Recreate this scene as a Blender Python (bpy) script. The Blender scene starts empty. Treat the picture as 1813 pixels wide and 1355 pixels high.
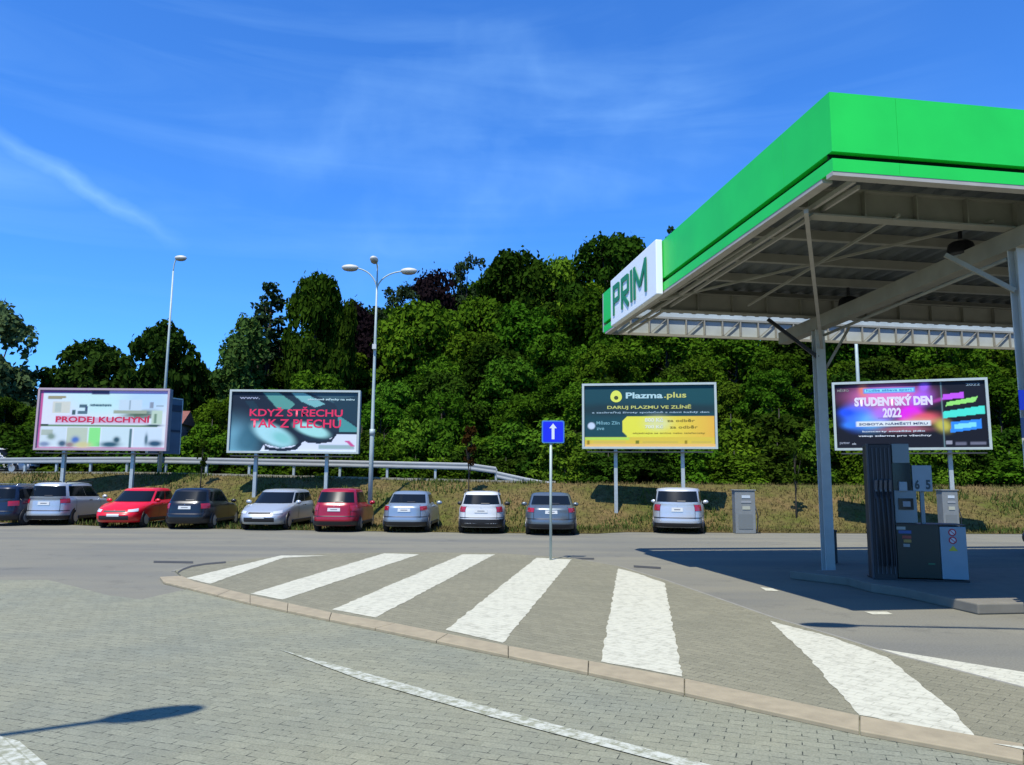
import bpy, bmesh, math, random
import numpy as np
from mathutils import Vector, Matrix
random.seed(7); RNG = np.random.default_rng(11)
sc = bpy.context.scene
COL = sc.collection
# ------------------------------------------------------------------ camera
FPX, CX, CY, EYE = 1350.0, 906.5, 677.5, 1.72
PITCH = math.atan((856 - 677.5) / FPX); ROLL = 0.008
f_ = Vector((0, math.cos(PITCH), math.sin(PITCH))); r0 = Vector((1, 0, 0)); u0 = r0.cross(f_)
R_ = r0 * math.cos(ROLL) + u0 * math.sin(ROLL); U_ = -r0 * math.sin(ROLL) + u0 * math.cos(ROLL)
cam = bpy.data.cameras.new('camera'); camo = bpy.data.objects.new('camera', cam); COL.objects.link(camo)
cam.sensor_fit = 'HORIZONTAL'; cam.sensor_width = 36; cam.lens = 36 * FPX / 1813; cam.clip_end = 3000; cam.clip_start = 0.05
m = Matrix((R_, U_, -f_)).transposed().to_4x4(); m.translation = (0, 0, EYE); camo.matrix_world = m
sc.camera = camo
# ------------------------------------------------------------------ sky + sun + exposure
LD = Vector((0.205, 0.475, -1.0)).normalized()      # direction the sunlight travels
SUN_EL = math.asin(-LD.z); SUN_ROT = math.atan2(-LD.x, -LD.y)
SKY_STRENGTH = 0.075; SUN_STRENGTH = 5.0
sc.view_settings.view_transform = 'Standard'; sc.view_settings.look = 'None'
sc.view_settings.exposure = 0.42; sc.view_settings.gamma = 1.0
w = bpy.data.worlds.new('World'); sc.world = w; w.use_nodes = True
nt = w.node_tree; nt.nodes.clear(); N = nt.nodes.new; LK = nt.links.new
out = N('ShaderNodeOutputWorld'); bg = N('ShaderNodeBackground'); bg.inputs[1].default_value = SKY_STRENGTH
sky = N('ShaderNodeTexSky'); sky.sky_type = 'NISHITA'; sky.sun_disc = False
sky.sun_elevation = SUN_EL; sky.sun_rotation = SUN_ROT; sky.air_density = 1.0; sky.dust_density = 0.25; sky.ozone_density = 2.5
tint = N('ShaderNodeMix'); tint.data_type = 'RGBA'; tint.blend_type = 'MULTIPLY'; tint.inputs[0].default_value = 1.0
tint.inputs[7].default_value = (0.56, 1.38, 2.5, 1)
LK(sky.outputs[0], tint.inputs[6])
# thin cirrus streaks mixed into the sky
tc = N('ShaderNodeTexCoord')
def cirrus(rot, scale, lo, hi, seed, det=8, dist=0.8):
    mp = N('ShaderNodeMapping'); mp.inputs['Rotation'].default_value = rot; mp.inputs['Scale'].default_value = scale; mp.inputs['Location'].default_value = seed
    LK(tc.outputs['Generated'], mp.inputs[0])
    nz = N('ShaderNodeTexNoise'); nz.inputs['Scale'].default_value = 1.0; nz.inputs['Detail'].default_value = det; nz.inputs['Roughness'].default_value = 0.55; nz.inputs['Distortion'].default_value = dist
    LK(mp.outputs[0], nz.inputs['Vector'])
    rp = N('ShaderNodeMapRange'); rp.inputs[1].default_value = lo; rp.inputs[2].default_value = hi; rp.clamp = True
    LK(nz.outputs[0], rp.inputs[0]); return rp.outputs[0]
def mth(op, a, b):
    n = N('ShaderNodeMath'); n.operation = op
    for i, v in enumerate((a, b)):
        if isinstance(v, (int, float)): n.inputs[i].default_value = v
        else: LK(v, n.inputs[i])
    return n.outputs[0]
c1 = cirrus((0.0, math.radians(28), 0.0), (1.6, 2.0, 13.0), 0.44, 0.80, (3.1, 1.2, 0.4))
c2 = cirrus((0.0, math.radians(-10), 0.3), (1.5, 1.5, 2.2), 0.42, 0.66, (0.3, 5.0, 1.7), 3, 0.2)
cl = mth('MULTIPLY', c1, c2)
# one curved brighter streak low on the left of the sky
def great_streak(a, b, width, gain, half):
    """band along the great circle through directions a and b"""
    a = Vector(a).normalized(); b = Vector(b).normalized(); n = a.cross(b).normalized(); c = (a + b).normalized()
    nz = N('ShaderNodeTexNoise'); nz.inputs['Scale'].default_value = 9; nz.inputs['Detail'].default_value = 6
    LK(tc.outputs['Generated'], nz.inputs['Vector'])
    d = N('ShaderNodeVectorMath'); d.operation = 'DOT_PRODUCT'; LK(tc.outputs['Generated'], d.inputs[0]); d.inputs[1].default_value = n
    dd = mth('ADD', d.outputs['Value'], mth('MULTIPLY', mth('SUBTRACT', nz.outputs[0], 0.5), width * 4.0))
    g = mth('DIVIDE', mth('ABSOLUTE', dd, 0), width); g = mth('MAXIMUM', mth('SUBTRACT', 1.0, g), 0.0)
    e = N('ShaderNodeVectorMath'); e.operation = 'DOT_PRODUCT'; LK(tc.outputs['Generated'], e.inputs[0]); e.inputs[1].default_value = c
    rp = N('ShaderNodeMapRange'); rp.inputs[1].default_value = math.cos(half); rp.inputs[2].default_value = math.cos(half * 0.45); rp.clamp = True; LK(e.outputs['Value'], rp.inputs[0])
    nz2 = N('ShaderNodeTexNoise'); nz2.inputs['Scale'].default_value = 14; nz2.inputs['Detail'].default_value = 3; LK(tc.outputs['Generated'], nz2.inputs['Vector'])
    g = mth('MULTIPLY', mth('MULTIPLY', g, rp.outputs[0]), mth('MULTIPLY', nz2.outputs[0], gain * 2)); return g
def ray(px, py): return R_ * ((px - CX) / FPX) - U_ * ((py - CY) / FPX) + f_
s1 = great_streak(ray(-60, 190), ray(240, 375), 0.013, 0.27, 0.16)
s2 = great_streak(ray(540, 240), ray(960, 130), 0.06, 0.12, 0.28)
s3 = great_streak(ray(700, 420), ray(1150, 250), 0.07, 0.12, 0.30)
cl = mth('MULTIPLY', cl, 0.34)
for s in (s1, s2, s3): cl = mth('ADD', cl, s)
cl = mth('MINIMUM', cl, 0.6)
cm = N('ShaderNodeMix'); cm.data_type = 'RGBA'; LK(cl, cm.inputs[0]); LK(tint.outputs[2], cm.inputs[6]); cm.inputs[7].default_value = (4.0, 7.6, 13.0, 1)
LK(cm.outputs[2], bg.inputs[0]); LK(bg.outputs[0], out.inputs[0])
sl = bpy.data.lights.new('sun', 'SUN'); sl.energy = SUN_STRENGTH; sl.angle = math.radians(0.5); sl.color = (1.0, 0.955, 0.86)
so = bpy.data.objects.new('sun', sl); COL.objects.link(so); so.rotation_euler = LD.to_track_quat('-Z', 'Y').to_euler(); so.location = (-10, -20, 60)

# ------------------------------------------------------------------ helpers
def G(px, py, z=0.0):
    d = ray(px, py); t = (z - EYE) / d.z; return Vector((d.x * t, d.y * t, z))
def D(px, py, Y):
    d = ray(px, py); t = Y / d.y; return Vector((d.x * t, Y, EYE + d.z * t))
MATS = {}
KA = 0.75      # all surface colours share this factor, balanced by the exposure
def ka(c): return tuple(v * KA for v in c)
def mat(name, col, rough=0.7, metal=0.0, spec=0.5, noise=0.0, nscale=5.0, bump=0.0, emit=None, alpha=None, trans=0.0, coat=0.0, col2=None):
    if name in MATS: return MATS[name]
    if not metal: col = ka(col)
    if col2: col2 = ka(col2)
    mm = bpy.data.materials.new(name); mm.use_nodes = True; n = mm.node_tree; b = n.nodes['Principled BSDF']
    b.inputs['Base Color'].default_value = (*col, 1); b.inputs['Roughness'].default_value = rough; b.inputs['Metallic'].default_value = metal
    b.inputs['Specular IOR Level'].default_value = spec; b.inputs['Transmission Weight'].default_value = trans; b.inputs['Coat Weight'].default_value = coat
    if noise or bump or col2:
        t = n.nodes.new('ShaderNodeTexCoord'); z = n.nodes.new('ShaderNodeTexNoise'); z.inputs['Scale'].default_value = nscale; z.inputs['Detail'].default_value = 6
        n.links.new(t.outputs['Object'], z.inputs['Vector'])
        mx = n.nodes.new('ShaderNodeMix'); mx.data_type = 'RGBA'
        r = n.nodes.new('ShaderNodeMapRange'); r.inputs[1].default_value = 0.3; r.inputs[2].default_value = 0.7; n.links.new(z.outputs[0], r.inputs[0]); n.links.new(r.outputs[0], mx.inputs[0])
        c2 = col2 or tuple(c * (1 - noise) for c in col)
        mx.inputs[6].default_value = (*col, 1); mx.inputs[7].default_value = (*c2, 1); n.links.new(mx.outputs[2], b.inputs['Base Color'])
        if bump:
            bp = n.nodes.new('ShaderNodeBump'); bp.inputs['Strength'].default_value = bump; n.links.new(z.outputs[0], bp.inputs['Height']); n.links.new(bp.outputs[0], b.inputs['Normal'])
    if emit: b.inputs['Emission Color'].default_value = (*emit, 1); b.inputs['Emission Strength'].default_value = 1
    MATS[name] = mm; return mm
class MB:
    """collects boxes, prisms, tubes ... and links them as ONE mesh object"""
    def __init__(s): s.v = []; s.f = []; s.mi = []; s.cur = 0
    def add(s, vs, fs):
        o = len(s.v); s.v += [tuple(v) for v in vs]
        for q in fs: s.f.append([i + o for i in q]); s.mi.append(s.cur)
        return s
    def box(s, c, d, rz=0.0, M=None):
        vs = []
        for x in (-.5, .5):
            for y in (-.5, .5):
                for z in (-.5, .5): vs.append(Vector((x * d[0], y * d[1], z * d[2])))
        rot = Matrix.Rotation(rz, 3, 'Z'); vs = [rot @ v + Vector(c) for v in vs]
        if M: vs = [M @ v for v in vs]
        return s.add(vs, [(0, 1, 3, 2), (4, 6, 7, 5), (0, 4, 5, 1), (2, 3, 7, 6), (0, 2, 6, 4), (1, 5, 7, 3)])
    def tube(s, pts, rad, n=10, cap=True):
        pts = [Vector(p) for p in pts]; rad = rad if isinstance(rad, (list, tuple)) else [rad] * len(pts)
        rings = []; prev = None
        for i, p in enumerate(pts):
            t = (pts[min(i + 1, len(pts) - 1)] - pts[max(i - 1, 0)]).normalized()
            a = Vector((0, 0, 1)) if abs(t.z) < 0.95 else Vector((1, 0, 0))
            if prev is not None: a = prev
            x = (a - t * a.dot(t)).normalized(); y = t.cross(x); prev = x
            rings.append([p + (x * math.cos(2 * math.pi * k / n) + y * math.sin(2 * math.pi * k / n)) * rad[i] for k in range(n)])
        vs = [v for r in rings for v in r]; fs = []
        for i in range(len(rings) - 1):
            for k in range(n): fs.append((i * n + k, i * n + (k + 1) % n, (i + 1) * n + (k + 1) % n, (i + 1) * n + k))
        if cap: fs.append(tuple(range(n))[::-1]); fs.append(tuple((len(rings) - 1) * n + k for k in range(n)))
        return s.add(vs, fs)
    def bar(s, a, b, wd, ht, up=(0, 0, 1)):
        a = Vector(a); b = Vector(b); t = (b - a).normalized(); upv = Vector(up)
        if abs(t.dot(upv)) > .98: upv = Vector((0, 1, 0))
        x = t.cross(upv).normalized(); z = x.cross(t).normalized()
        vs = [p + x * (sx * wd / 2) + z * (sz * ht / 2) for p in (a, b) for sx in (-1, 1) for sz in (-1, 1)]
        return s.add(vs, [(0, 1, 3, 2), (4, 6, 7, 5), (0, 4, 5, 1), (2, 3, 7, 6), (0, 2, 6, 4), (1, 5, 7, 3)])
    def prism(s, poly, z0, z1):
        n = len(poly); vs = [(p[0], p[1], z0) for p in poly] + [(p[0], p[1], z1) for p in poly]
        return s.add(vs, [tuple(range(n))[::-1], tuple(range(n, 2 * n))] + [(i, (i + 1) % n, n + (i + 1) % n, n + i) for i in range(n)])
    def flat(s, poly, z): return s.add([(p[0], p[1], z) for p in poly], [tuple(range(len(poly)))])
    def ellipsoid(s, c, r, nu=14, nv=8, rz=0.0):
        vs = []; fs = []; rot = Matrix.Rotation(rz, 3, 'Z')
        for j in range(nv + 1):
            a = -math.pi / 2 + math.pi * j / nv
            for i in range(nu):
                b = 2 * math.pi * i / nu
                vs.append(rot @ Vector((r[0] * math.cos(a) * math.cos(b), r[1] * math.cos(a) * math.sin(b), r[2] * math.sin(a))) + Vector(c))
        for j in range(nv):
            for i in range(nu): fs.append((j * nu + i, j * nu + (i + 1) % nu, (j + 1) * nu + (i + 1) % nu, (j + 1) * nu + i))
        return s.add(vs, fs)
    def mesh(s, name, mats, smooth=False):
        me = bpy.data.meshes.new(name); me.from_pydata(s.v, [], s.f)
        for q in (mats if isinstance(mats, (list, tuple)) else [mats]): me.materials.append(q)
        if isinstance(mats, (list, tuple)) and len(mats) > 1: me.polygons.foreach_set('material_index', s.mi)
        bm = bmesh.new(); bm.from_mesh(me); bmesh.ops.recalc_face_normals(bm, faces=bm.faces); bm.to_mesh(me); bm.free()
        if smooth: me.shade_smooth()
        return me
    def build(s, name, mats, parent=None, smooth=False, bevel=0.0):
        o = bpy.data.objects.new(name, s.mesh(name, mats, smooth)); COL.objects.link(o)
        if parent: o.parent = parent
        if bevel:
            b = o.modifiers.new('bevel', 'BEVEL'); b.width = bevel; b.segments = 2; b.limit_method = 'ANGLE'
        return o
def tag(o, label=None, cat=None, group=None, kind=None):
    if label: o['label'] = label
    if cat: o['category'] = cat
    if group: o['group'] = group
    if kind: o['kind'] = kind
    return o
def empty(name, loc=(0, 0, 0), rz=0.0, label=None, cat=None, group=None):
    o = bpy.data.objects.new(name, None); COL.objects.link(o); o.location = loc; o.rotation_euler = (0, 0, rz); o.empty_display_size = 0.3
    return tag(o, label, cat, group)
def copy_tree(o, parent=None):
    c = o.copy(); COL.objects.link(c); c.parent = parent
    for ch in list(o.children): copy_tree(ch, c)
    return c
def text_mesh(txt, wd, ht, bold=0.0, sp=1.0):
    """flat lettering fitted into wd x ht, lower left corner at 0,0 (x right, z up, facing -y)"""
    cu = bpy.data.curves.new('t', 'FONT'); cu.body = txt; cu.align_x = 'LEFT'; cu.offset = bold; cu.space_character = sp; cu.resolution_u = 3
    o = bpy.data.objects.new('t', cu); COL.objects.link(o); bpy.context.view_layer.update()
    me = bpy.data.meshes.new_from_object(o.evaluated_get(bpy.context.evaluated_depsgraph_get()))
    bpy.data.objects.remove(o); bpy.data.curves.remove(cu)
    co = np.empty(len(me.vertices) * 3); me.vertices.foreach_get('co', co); co = co.reshape(-1, 3)
    lo = co.min(0); sz = co.max(0) - lo; x = (co[:, 0] - lo[0]) / sz[0] * wd; z = (co[:, 1] - lo[1]) / sz[1] * ht
    me.vertices.foreach_set('co', np.stack([x, np.zeros_like(x), z], 1).ravel()); me.update(); return me
def put_text(name, txt, x, z, wd, ht, y, material, parent, bold=0.02, label=None):
    me = text_mesh(txt, wd, ht, bold); me.materials.clear(); me.materials.append(material)
    o = bpy.data.objects.new(name, me); COL.objects.link(o); o.parent = parent; o.location = (x, y, z)
    if label: o['label'] = label
    return o

# ------------------------------------------------------------------ ground materials
def paving(name, base, dark, joint, rot, scale, joint_size=0.012, dots=0.6):
    base, joint = ka(base), ka(joint)
    mm = bpy.data.materials.new(name); mm.use_nodes = True; n = mm.node_tree; b = n.nodes['Principled BSDF']; A = n.nodes.new; K = n.links.new
    t = A('ShaderNodeTexCoord'); mp = A('ShaderNodeMapping'); mp.inputs['Rotation'].default_value = (0, 0, rot); K(t.outputs['Object'], mp.inputs[0])
    br = A('ShaderNodeTexBrick'); br.inputs['Scale'].default_value = scale; br.inputs['Mortar Size'].default_value = joint_size; br.inputs['Mortar Smooth'].default_value = 0.5
    br.inputs['Brick Width'].default_value = 0.2; br.inputs['Row Height'].default_value = 0.1; br.offset = 0.5
    br.inputs['Color1'].default_value = (*base, 1); br.inputs['Color2'].default_value = (*[c * .86 for c in base], 1); br.inputs['Mortar'].default_value = (*joint, 1)
    K(mp.outputs[0], br.inputs['Vector'])
    nz = A('ShaderNodeTexNoise'); nz.inputs['Scale'].default_value = 0.45; nz.inputs['Detail'].default_value = 5; nz.inputs['Roughness'].default_value = .6; K(t.outputs['Object'], nz.inputs['Vector'])
    r = A('ShaderNodeMapRange'); r.inputs[1].default_value = .38; r.inputs[2].default_value = .66; K(nz.outputs[0], r.inputs[0])
    mx = A('ShaderNodeMix'); mx.data_type = 'RGBA'; mx.blend_type = 'MULTIPLY'; mx.inputs[0].default_value = 1
    t2 = A('ShaderNodeMix'); t2.data_type = 'RGBA'; K(r.outputs[0], t2.inputs[0]); t2.inputs[6].default_value = (1, 1, 1, 1); t2.inputs[7].default_value = (*dark, 1)
    K(br.outputs['Color'], mx.inputs[6]); K(t2.outputs[2], mx.inputs[7])
    # dirt filled corners: irregular dark dots where joints cross, and fine grit
    v = A('ShaderNodeTexNoise'); v.inputs['Scale'].default_value = 15; v.inputs['Detail'].default_value = 2; K(t.outputs['Object'], v.inputs['Vector'])
    rv = A('ShaderNodeMapRange'); rv.inputs[1].default_value = .49; rv.inputs[2].default_value = .57; K(v.outputs[0], rv.inputs[0])
    mu = A('ShaderNodeMath'); mu.operation = 'MULTIPLY'; K(rv.outputs[0], mu.inputs[0]); K(br.outputs['Fac'], mu.inputs[1])
    mu2 = A('ShaderNodeMath'); mu2.operation = 'MULTIPLY'; K(mu.outputs[0], mu2.inputs[0]); mu2.inputs[1].default_value = dots
    m3 = A('ShaderNodeMix'); m3.data_type = 'RGBA'; K(mu2.outputs[0], m3.inputs[0]); K(mx.outputs[2], m3.inputs[6]); m3.inputs[7].default_value = (.02, .022, .02, 1)
    g = A('ShaderNodeTexNoise'); g.inputs['Scale'].default_value = 70; g.inputs['Detail'].default_value = 3; K(t.outputs['Object'], g.inputs['Vector'])
    rg = A('ShaderNodeMapRange'); rg.inputs[1].default_value = .3; rg.inputs[2].default_value = .7; rg.inputs[3].default_value = .82; rg.inputs[4].default_value = 1.16; K(g.outputs[0], rg.inputs[0])
    m4 = A('ShaderNodeVectorMath'); m4.operation = 'SCALE'; K(m3.outputs[2], m4.inputs[0]); K(rg.outputs[0], m4.inputs['Scale'])
    K(m4.outputs[0], b.inputs['Base Color']); b.inputs['Roughness'].default_value = .85; b.inputs['Specular IOR Level'].default_value = .25
    bp = A('ShaderNodeBump'); bp.inputs['Strength'].default_value = .35; bp.inputs['Distance'].default_value = .01; bp.invert = True; K(br.outputs['Fac'], bp.inputs['Height']); K(bp.outputs[0], b.inputs['Normal'])
    return mm
def asphalt(name, base, dark):
    base, dark = ka(base), ka(dark)
    mm = bpy.data.materials.new(name); mm.use_nodes = True; n = mm.node_tree; b = n.nodes['Principled BSDF']; A = n.nodes.new; K = n.links.new
    t = A('ShaderNodeTexCoord'); mp = A('ShaderNodeMapping'); mp.inputs['Scale'].default_value = (.10, .42, 1); K(t.outputs['Object'], mp.inputs[0])
    nz = A('ShaderNodeTexNoise'); nz.inputs['Scale'].default_value = 1.6; nz.inputs['Detail'].default_value = 6; K(mp.outputs[0], nz.inputs['Vector'])
    r = A('ShaderNodeMapRange'); r.inputs[1].default_value = .36; r.inputs[2].default_value = .64; K(nz.outputs[0], r.inputs[0])
    mx = A('ShaderNodeMix'); mx.data_type = 'RGBA'; K(r.outputs[0], mx.inputs[0]); mx.inputs[6].default_value = (*base, 1); mx.inputs[7].default_value = (*dark, 1)
    g = A('ShaderNodeTexNoise'); g.inputs['Scale'].default_value = 45; g.inputs['Detail'].default_value = 3; K(t.outputs['Object'], g.inputs['Vector'])
    rg = A('ShaderNodeMapRange'); rg.inputs[1].default_value = .3; rg.inputs[2].default_value = .7; rg.inputs[3].default_value = .85; rg.inputs[4].default_value = 1.15; K(g.outputs[0], rg.inputs[0])
    st = A('ShaderNodeTexNoise'); st.inputs['Scale'].default_value = 1.3; st.inputs['Detail'].default_value = 7; st.inputs['Roughness'].default_value = .75; K(t.outputs['Object'], st.inputs['Vector'])
    rs = A('ShaderNodeMapRange'); rs.inputs[1].default_value = .56; rs.inputs[2].default_value = .72; rs.inputs[4].default_value = .45; K(st.outputs[0], rs.inputs[0])
    ms = A('ShaderNodeMix'); ms.data_type = 'RGBA'; K(rs.outputs[0], ms.inputs[0]); K(mx.outputs[2], ms.inputs[6]); ms.inputs[7].default_value = (.055, .055, .05, 1)
    m4 = A('ShaderNodeVectorMath'); m4.operation = 'SCALE'; K(ms.outputs[2], m4.inputs[0]); K(rg.outputs[0], m4.inputs['Scale'])
    K(m4.outputs[0], b.inputs['Base Color']); b.inputs['Roughness'].default_value = .9; b.inputs['Specular IOR Level'].default_value = .2
    return mm
def worn_paint(name, col, under, lo, hi, scale=9):
    col, under = ka(col), ka(under)
    mm = bpy.data.materials.new(name); mm.use_nodes = True; n = mm.node_tree; b = n.nodes['Principled BSDF']; A = n.nodes.new; K = n.links.new
    t = A('ShaderNodeTexCoord'); nz = A('ShaderNodeTexNoise'); nz.inputs['Scale'].default_value = scale; nz.inputs['Detail'].default_value = 8; nz.inputs['Roughness'].default_value = .7
    K(t.outputs['Object'], nz.inputs['Vector']); r = A('ShaderNodeMapRange'); r.inputs[1].default_value = lo; r.inputs[2].default_value = hi; K(nz.outputs[0], r.inputs[0])
    mp = A('ShaderNodeMapping'); mp.inputs['Rotation'].default_value = (0, 0, .77); K(t.outputs['Object'], mp.inputs[0])
    br = A('ShaderNodeTexBrick'); br.inputs['Scale'].default_value = 1; br.inputs['Mortar Size'].default_value = .006; br.inputs['Brick Width'].default_value = .2; br.inputs['Row Height'].default_value = .1; K(mp.outputs[0], br.inputs['Vector'])
    sub = A('ShaderNodeMath'); sub.operation = 'MULTIPLY_ADD'; K(br.outputs['Fac'], sub.inputs[0]); sub.inputs[1].default_value = .42; K(r.outputs[0], sub.inputs[2]); sub.use_clamp = True
    mx = A('ShaderNodeMix'); mx.data_type = 'RGBA'; K(sub.outputs[0], mx.inputs[0]); mx.inputs[6].default_value = (*col, 1); mx.inputs[7].default_value = (*under, 1)
    K(mx.outputs[2], b.inputs['Base Color']); b.inputs['Roughness'].default_value = .75; b.inputs['Specular IOR Level'].default_value = .25; return mm
M_pav = paving('foreground_pavers', (.300, .296, .200), (.82, .86, .94), (.235, .24, .16), .35, 1.0, .0052, .85)
M_isl = paving('island_pavers', (.272, .255, .168), (.90, .91, .92), (.20, .19, .125), .77, 1.0, .005, .5)
M_asp = asphalt('worn_asphalt', (.245, .232, .172), (.185, .182, .150))
M_road = asphalt('hill_road_asphalt', (.20, .20, .19), (.15, .15, .15))
M_white = worn_paint('white_marking', (.61, .595, .46), (.33, .32, .24), .47, .80)
M_faded = worn_paint('faded_marking', (.56, .57, .47), (.28, .285, .19), .42, .62, 13)
M_kerb = mat('kerb_concrete', (.40, .335, .21), .85, noise=.22, nscale=7)
M_kerbside = mat('kerb_side', (.20, .18, .14), .9, noise=.3, nscale=7)
M_black = mat('black_plastic', (.012, .012, .014), .5)
M_galv = mat('galvanised_steel', (.42, .46, .45), .45, metal=.35, noise=.2, nscale=9)

# ------------------------------------------------------------------ terrain
def lerp(x, xs, ys): return float(np.interp(x, xs, ys))
EDGE_X = [-60, -26, -18, -14, -6, -1, 1.4, 3.1, 4.0, 12, 30, 60]; EDGE_Y = [36, 32.5, 30.2, 28.5, 27.4, 27.0, 26.9, 27.0, 28.0, 28.3, 29.5, 31]
def edge_y(x): return lerp(x, EDGE_X, EDGE_Y)
def foot_y(x): return 30.0 + (0.0085 * min(abs(x), 28) ** 2 if x < 0 else 0)
def smooth(a, b, v):
    t = min(1, max(0, (v - a) / (b - a))); return t * t * (3 - 2 * t)
def ground_z(x, y):
    f = foot_y(x); zp = 1.72 + 0.28 * min(1, max(0, -x / 18))
    t = min(1, max(0, (y - f) / 3.75)); t = t * .75 + .25 * t * t * (3 - 2 * t)
    z = zp * t
    hy = y - (47 if x < 0 else 47 - 7 * smooth(0, 6, x))
    if hy > 0:
        amp = smooth(-38, 6, x)
        z += min(hy, 60) * (0.02 + 0.25 * amp)
    return z
def grid_mesh(name, xs, ys_fn, nv, zf, material, kind='structure', dz=0.0, z_noise=0.0):
    mb = MB(); idx = {}
    for i, x in enumerate(xs):
        y0, y1 = ys_fn(x)
        for j in range(nv + 1):
            y = y0 + (y1 - y0) * j / nv
            mb.v.append((x, y, zf(x, y) + dz + (random.uniform(-1, 1) * z_noise if 0 < j else 0)))
    for i in range(len(xs) - 1):
        for j in range(nv): mb.f.append([i * (nv + 1) + j, (i + 1) * (nv + 1) + j, (i + 1) * (nv + 1) + j + 1, i * (nv + 1) + j + 1]); mb.mi.append(0)
    o = mb.build(name, material, smooth=True); return tag(o, kind=kind)
# base ground sheet to the horizon
M_soil = mat('soil_ground', (.10, .10, .05), .95, noise=.4, nscale=.3)
tag(MB().flat([(-900, -900), (900, -900), (900, 900), (-900, 900)], -0.05).build('ground', M_soil), kind='structure')
tag(MB().flat([(-70, -40), (70, -40), (70, 31.5), (-70, 36.5)], 0.0).build('asphalt_forecourt', M_asp), kind='structure')
# paved foreground
pv = [G(*p) for p in ((-700, 1030), (85, 1027), (190, 1054), (250, 1062), (330, 1044), (520, 1082), (760, 1125), (905, 1154), (1215, 1220), (1515, 1285), (1813, 1340), (2100, 1395))]
poly = [(p.x, p.y) for p in pv] + [(9, -1.0), (9, -12), (-30, -12), (-30, 5)]
tag(MB().flat(poly, 0.004).build('paved_ground', M_pav), kind='structure')
ZI = .032
M_pav2 = paving('kerbside_pavers', (.275, .285, .178), (.88, .90, .94), (.185, .19, .125), .77, 1.0, .006, .7)
near_outer = [G(*p, ZI) for p in ((283, 1022), (290, 1031), (443, 1068), (583, 1097), (664, 1113), (900, 1161), (1212, 1227), (1522, 1295), (1813, 1348), (2250, 1429))]
near_inner = [G(*p, ZI) for p in ((322, 1020), (345, 1030), (443, 1054), (587, 1085), (700, 1104), (900, 1144), (1212, 1202), (1522, 1268), (1813, 1318), (2210, 1391))]
far_edge = [G(*p, ZI) for p in ((310, 1010), (350, 1000), (420, 992), (500, 985), (580, 980), (740, 978), (876, 979), (1012, 988), (1094, 1002), (1177, 1027), (1363, 1092), (1474, 1125), (1580, 1158), (1813, 1218), (2210, 1322))]
# traffic island
mb = MB(); mb.prism([(p.x, p.y) for p in near_inner] + [(p.x, p.y) for p in far_edge[::-1]], 0.0, ZI)
tag(mb.build('traffic_island', M_isl), kind='structure')
mb = MB()
for i in range(len(near_outer) - 1):
    a, b, c, d = near_outer[i], near_outer[i + 1], near_inner[i + 1], near_inner[i]
    L = (b - a).length; k = max(1, round(L / 1.0))
    for q in range(k):
        g = .004
        t0, t1 = q / k + g / L, (q + 1) / k - g / L
        P = [a.lerp(b, t0), a.lerp(b, t1), d.lerp(c, t1), d.lerp(c, t0)]
        P[2] = P[2] + (P[1] - P[2]).normalized() * .003; P[3] = P[3] + (P[0] - P[3]).normalized() * .003
        mb.prism([(p.x, p.y) for p in P], 0.0, ZI + .006)
tag(mb.build('island_kerb', M_kerb, bevel=.008), kind='structure')
mb = MB()
for i in range(len(far_edge) - 1):
    a, b = far_edge[i], far_edge[i + 1]; n = Vector((-(b - a).y, (b - a).x, 0)).normalized() * .07
    mb.prism([(p.x, p.y) for p in (a + n * .04, b + n * .04, b + n, a + n)], 0, ZI - .008)
tag(mb.build('island_edge_kerb', mat('edge_kerb', (.29, .28, .23), .9, noise=.2)), kind='structure')
# painted markings
STR = [[(330, 1024), (372, 1034), (502, 988), (581, 984), (497, 984)],
       [(443, 1052), (500, 1062), (742, 982), (680, 980)], [(588, 1080), (665, 1094), (876, 982), (819, 982)],
       [(789, 1116), (890, 1139), (1012, 991), (950, 988)], [(1064, 1172), (1208, 1199), (1177, 1033), (1130, 1016), (1094, 1007)],
       [(1363, 1100), (1429, 1162), (1475, 1216), (1522, 1267), (1728, 1308), (1683, 1255), (1640, 1222), (1570, 1164), (1474, 1129)]]
STRL = ['shortest white stripe at the pointed tip of the island', 'slim white stripe, second from the island tip', 'white stripe between the slim stripe and the one at the blue sign',
        'white stripe that runs up to the foot of the blue sign pole', 'broad upright white stripe right of the sign pole', 'widest ragged white stripe nearest the petrol pumps']
for s, lb in zip(STR, STRL):
    ps = [G(*p, ZI) for p in s]; out_ = []
    for i in range(len(ps)):                      # slightly ragged edges
        a, b = ps[i], ps[(i + 1) % len(ps)]; k = max(2, int((b - a).length / .10)); nn = Vector((-(b - a).y, (b - a).x, 0)).normalized()
        for q in range(k): out_.append(a.lerp(b, q / k) + nn * random.uniform(-.014, .014) * (q > 0))
    o = MB().flat([(p.x, p.y) for p in out_], ZI + .004).build('road_marking', M_white); tag(o, kind='structure')
def strip(px, z, name, material):
    ps = [G(*p, z) for p in px]; tag(MB().flat([(p.x, p.y) for p in ps], z).build(name, material), kind='structure')
strip([(1553, 1148), (1813, 1190), (2100, 1238), (2100, 1274), (1813, 1216), (1610, 1166)], .006, 'edge_line', M_white)
strip([(495, 1150), (900, 1261), (1245, 1351), (1340, 1376), (1270, 1385), (1195, 1355), (880, 1272), (640, 1204)], .012, 'lane_line', M_faded)
strip([(-60, 1300), (0, 1303), (34, 1312), (88, 1358), (100, 1390), (-60, 1390)], .012, 'worn_patch', M_faded)
strip([(1346, 1040), (1368, 1042), (1380, 1047), (1356, 1046)], .006, 'bay_marking', M_white)
strip([(1530, 1083), (1570, 1083), (1582, 1088), (1545, 1088)], .006, 'bay_marking', M_white)
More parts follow.
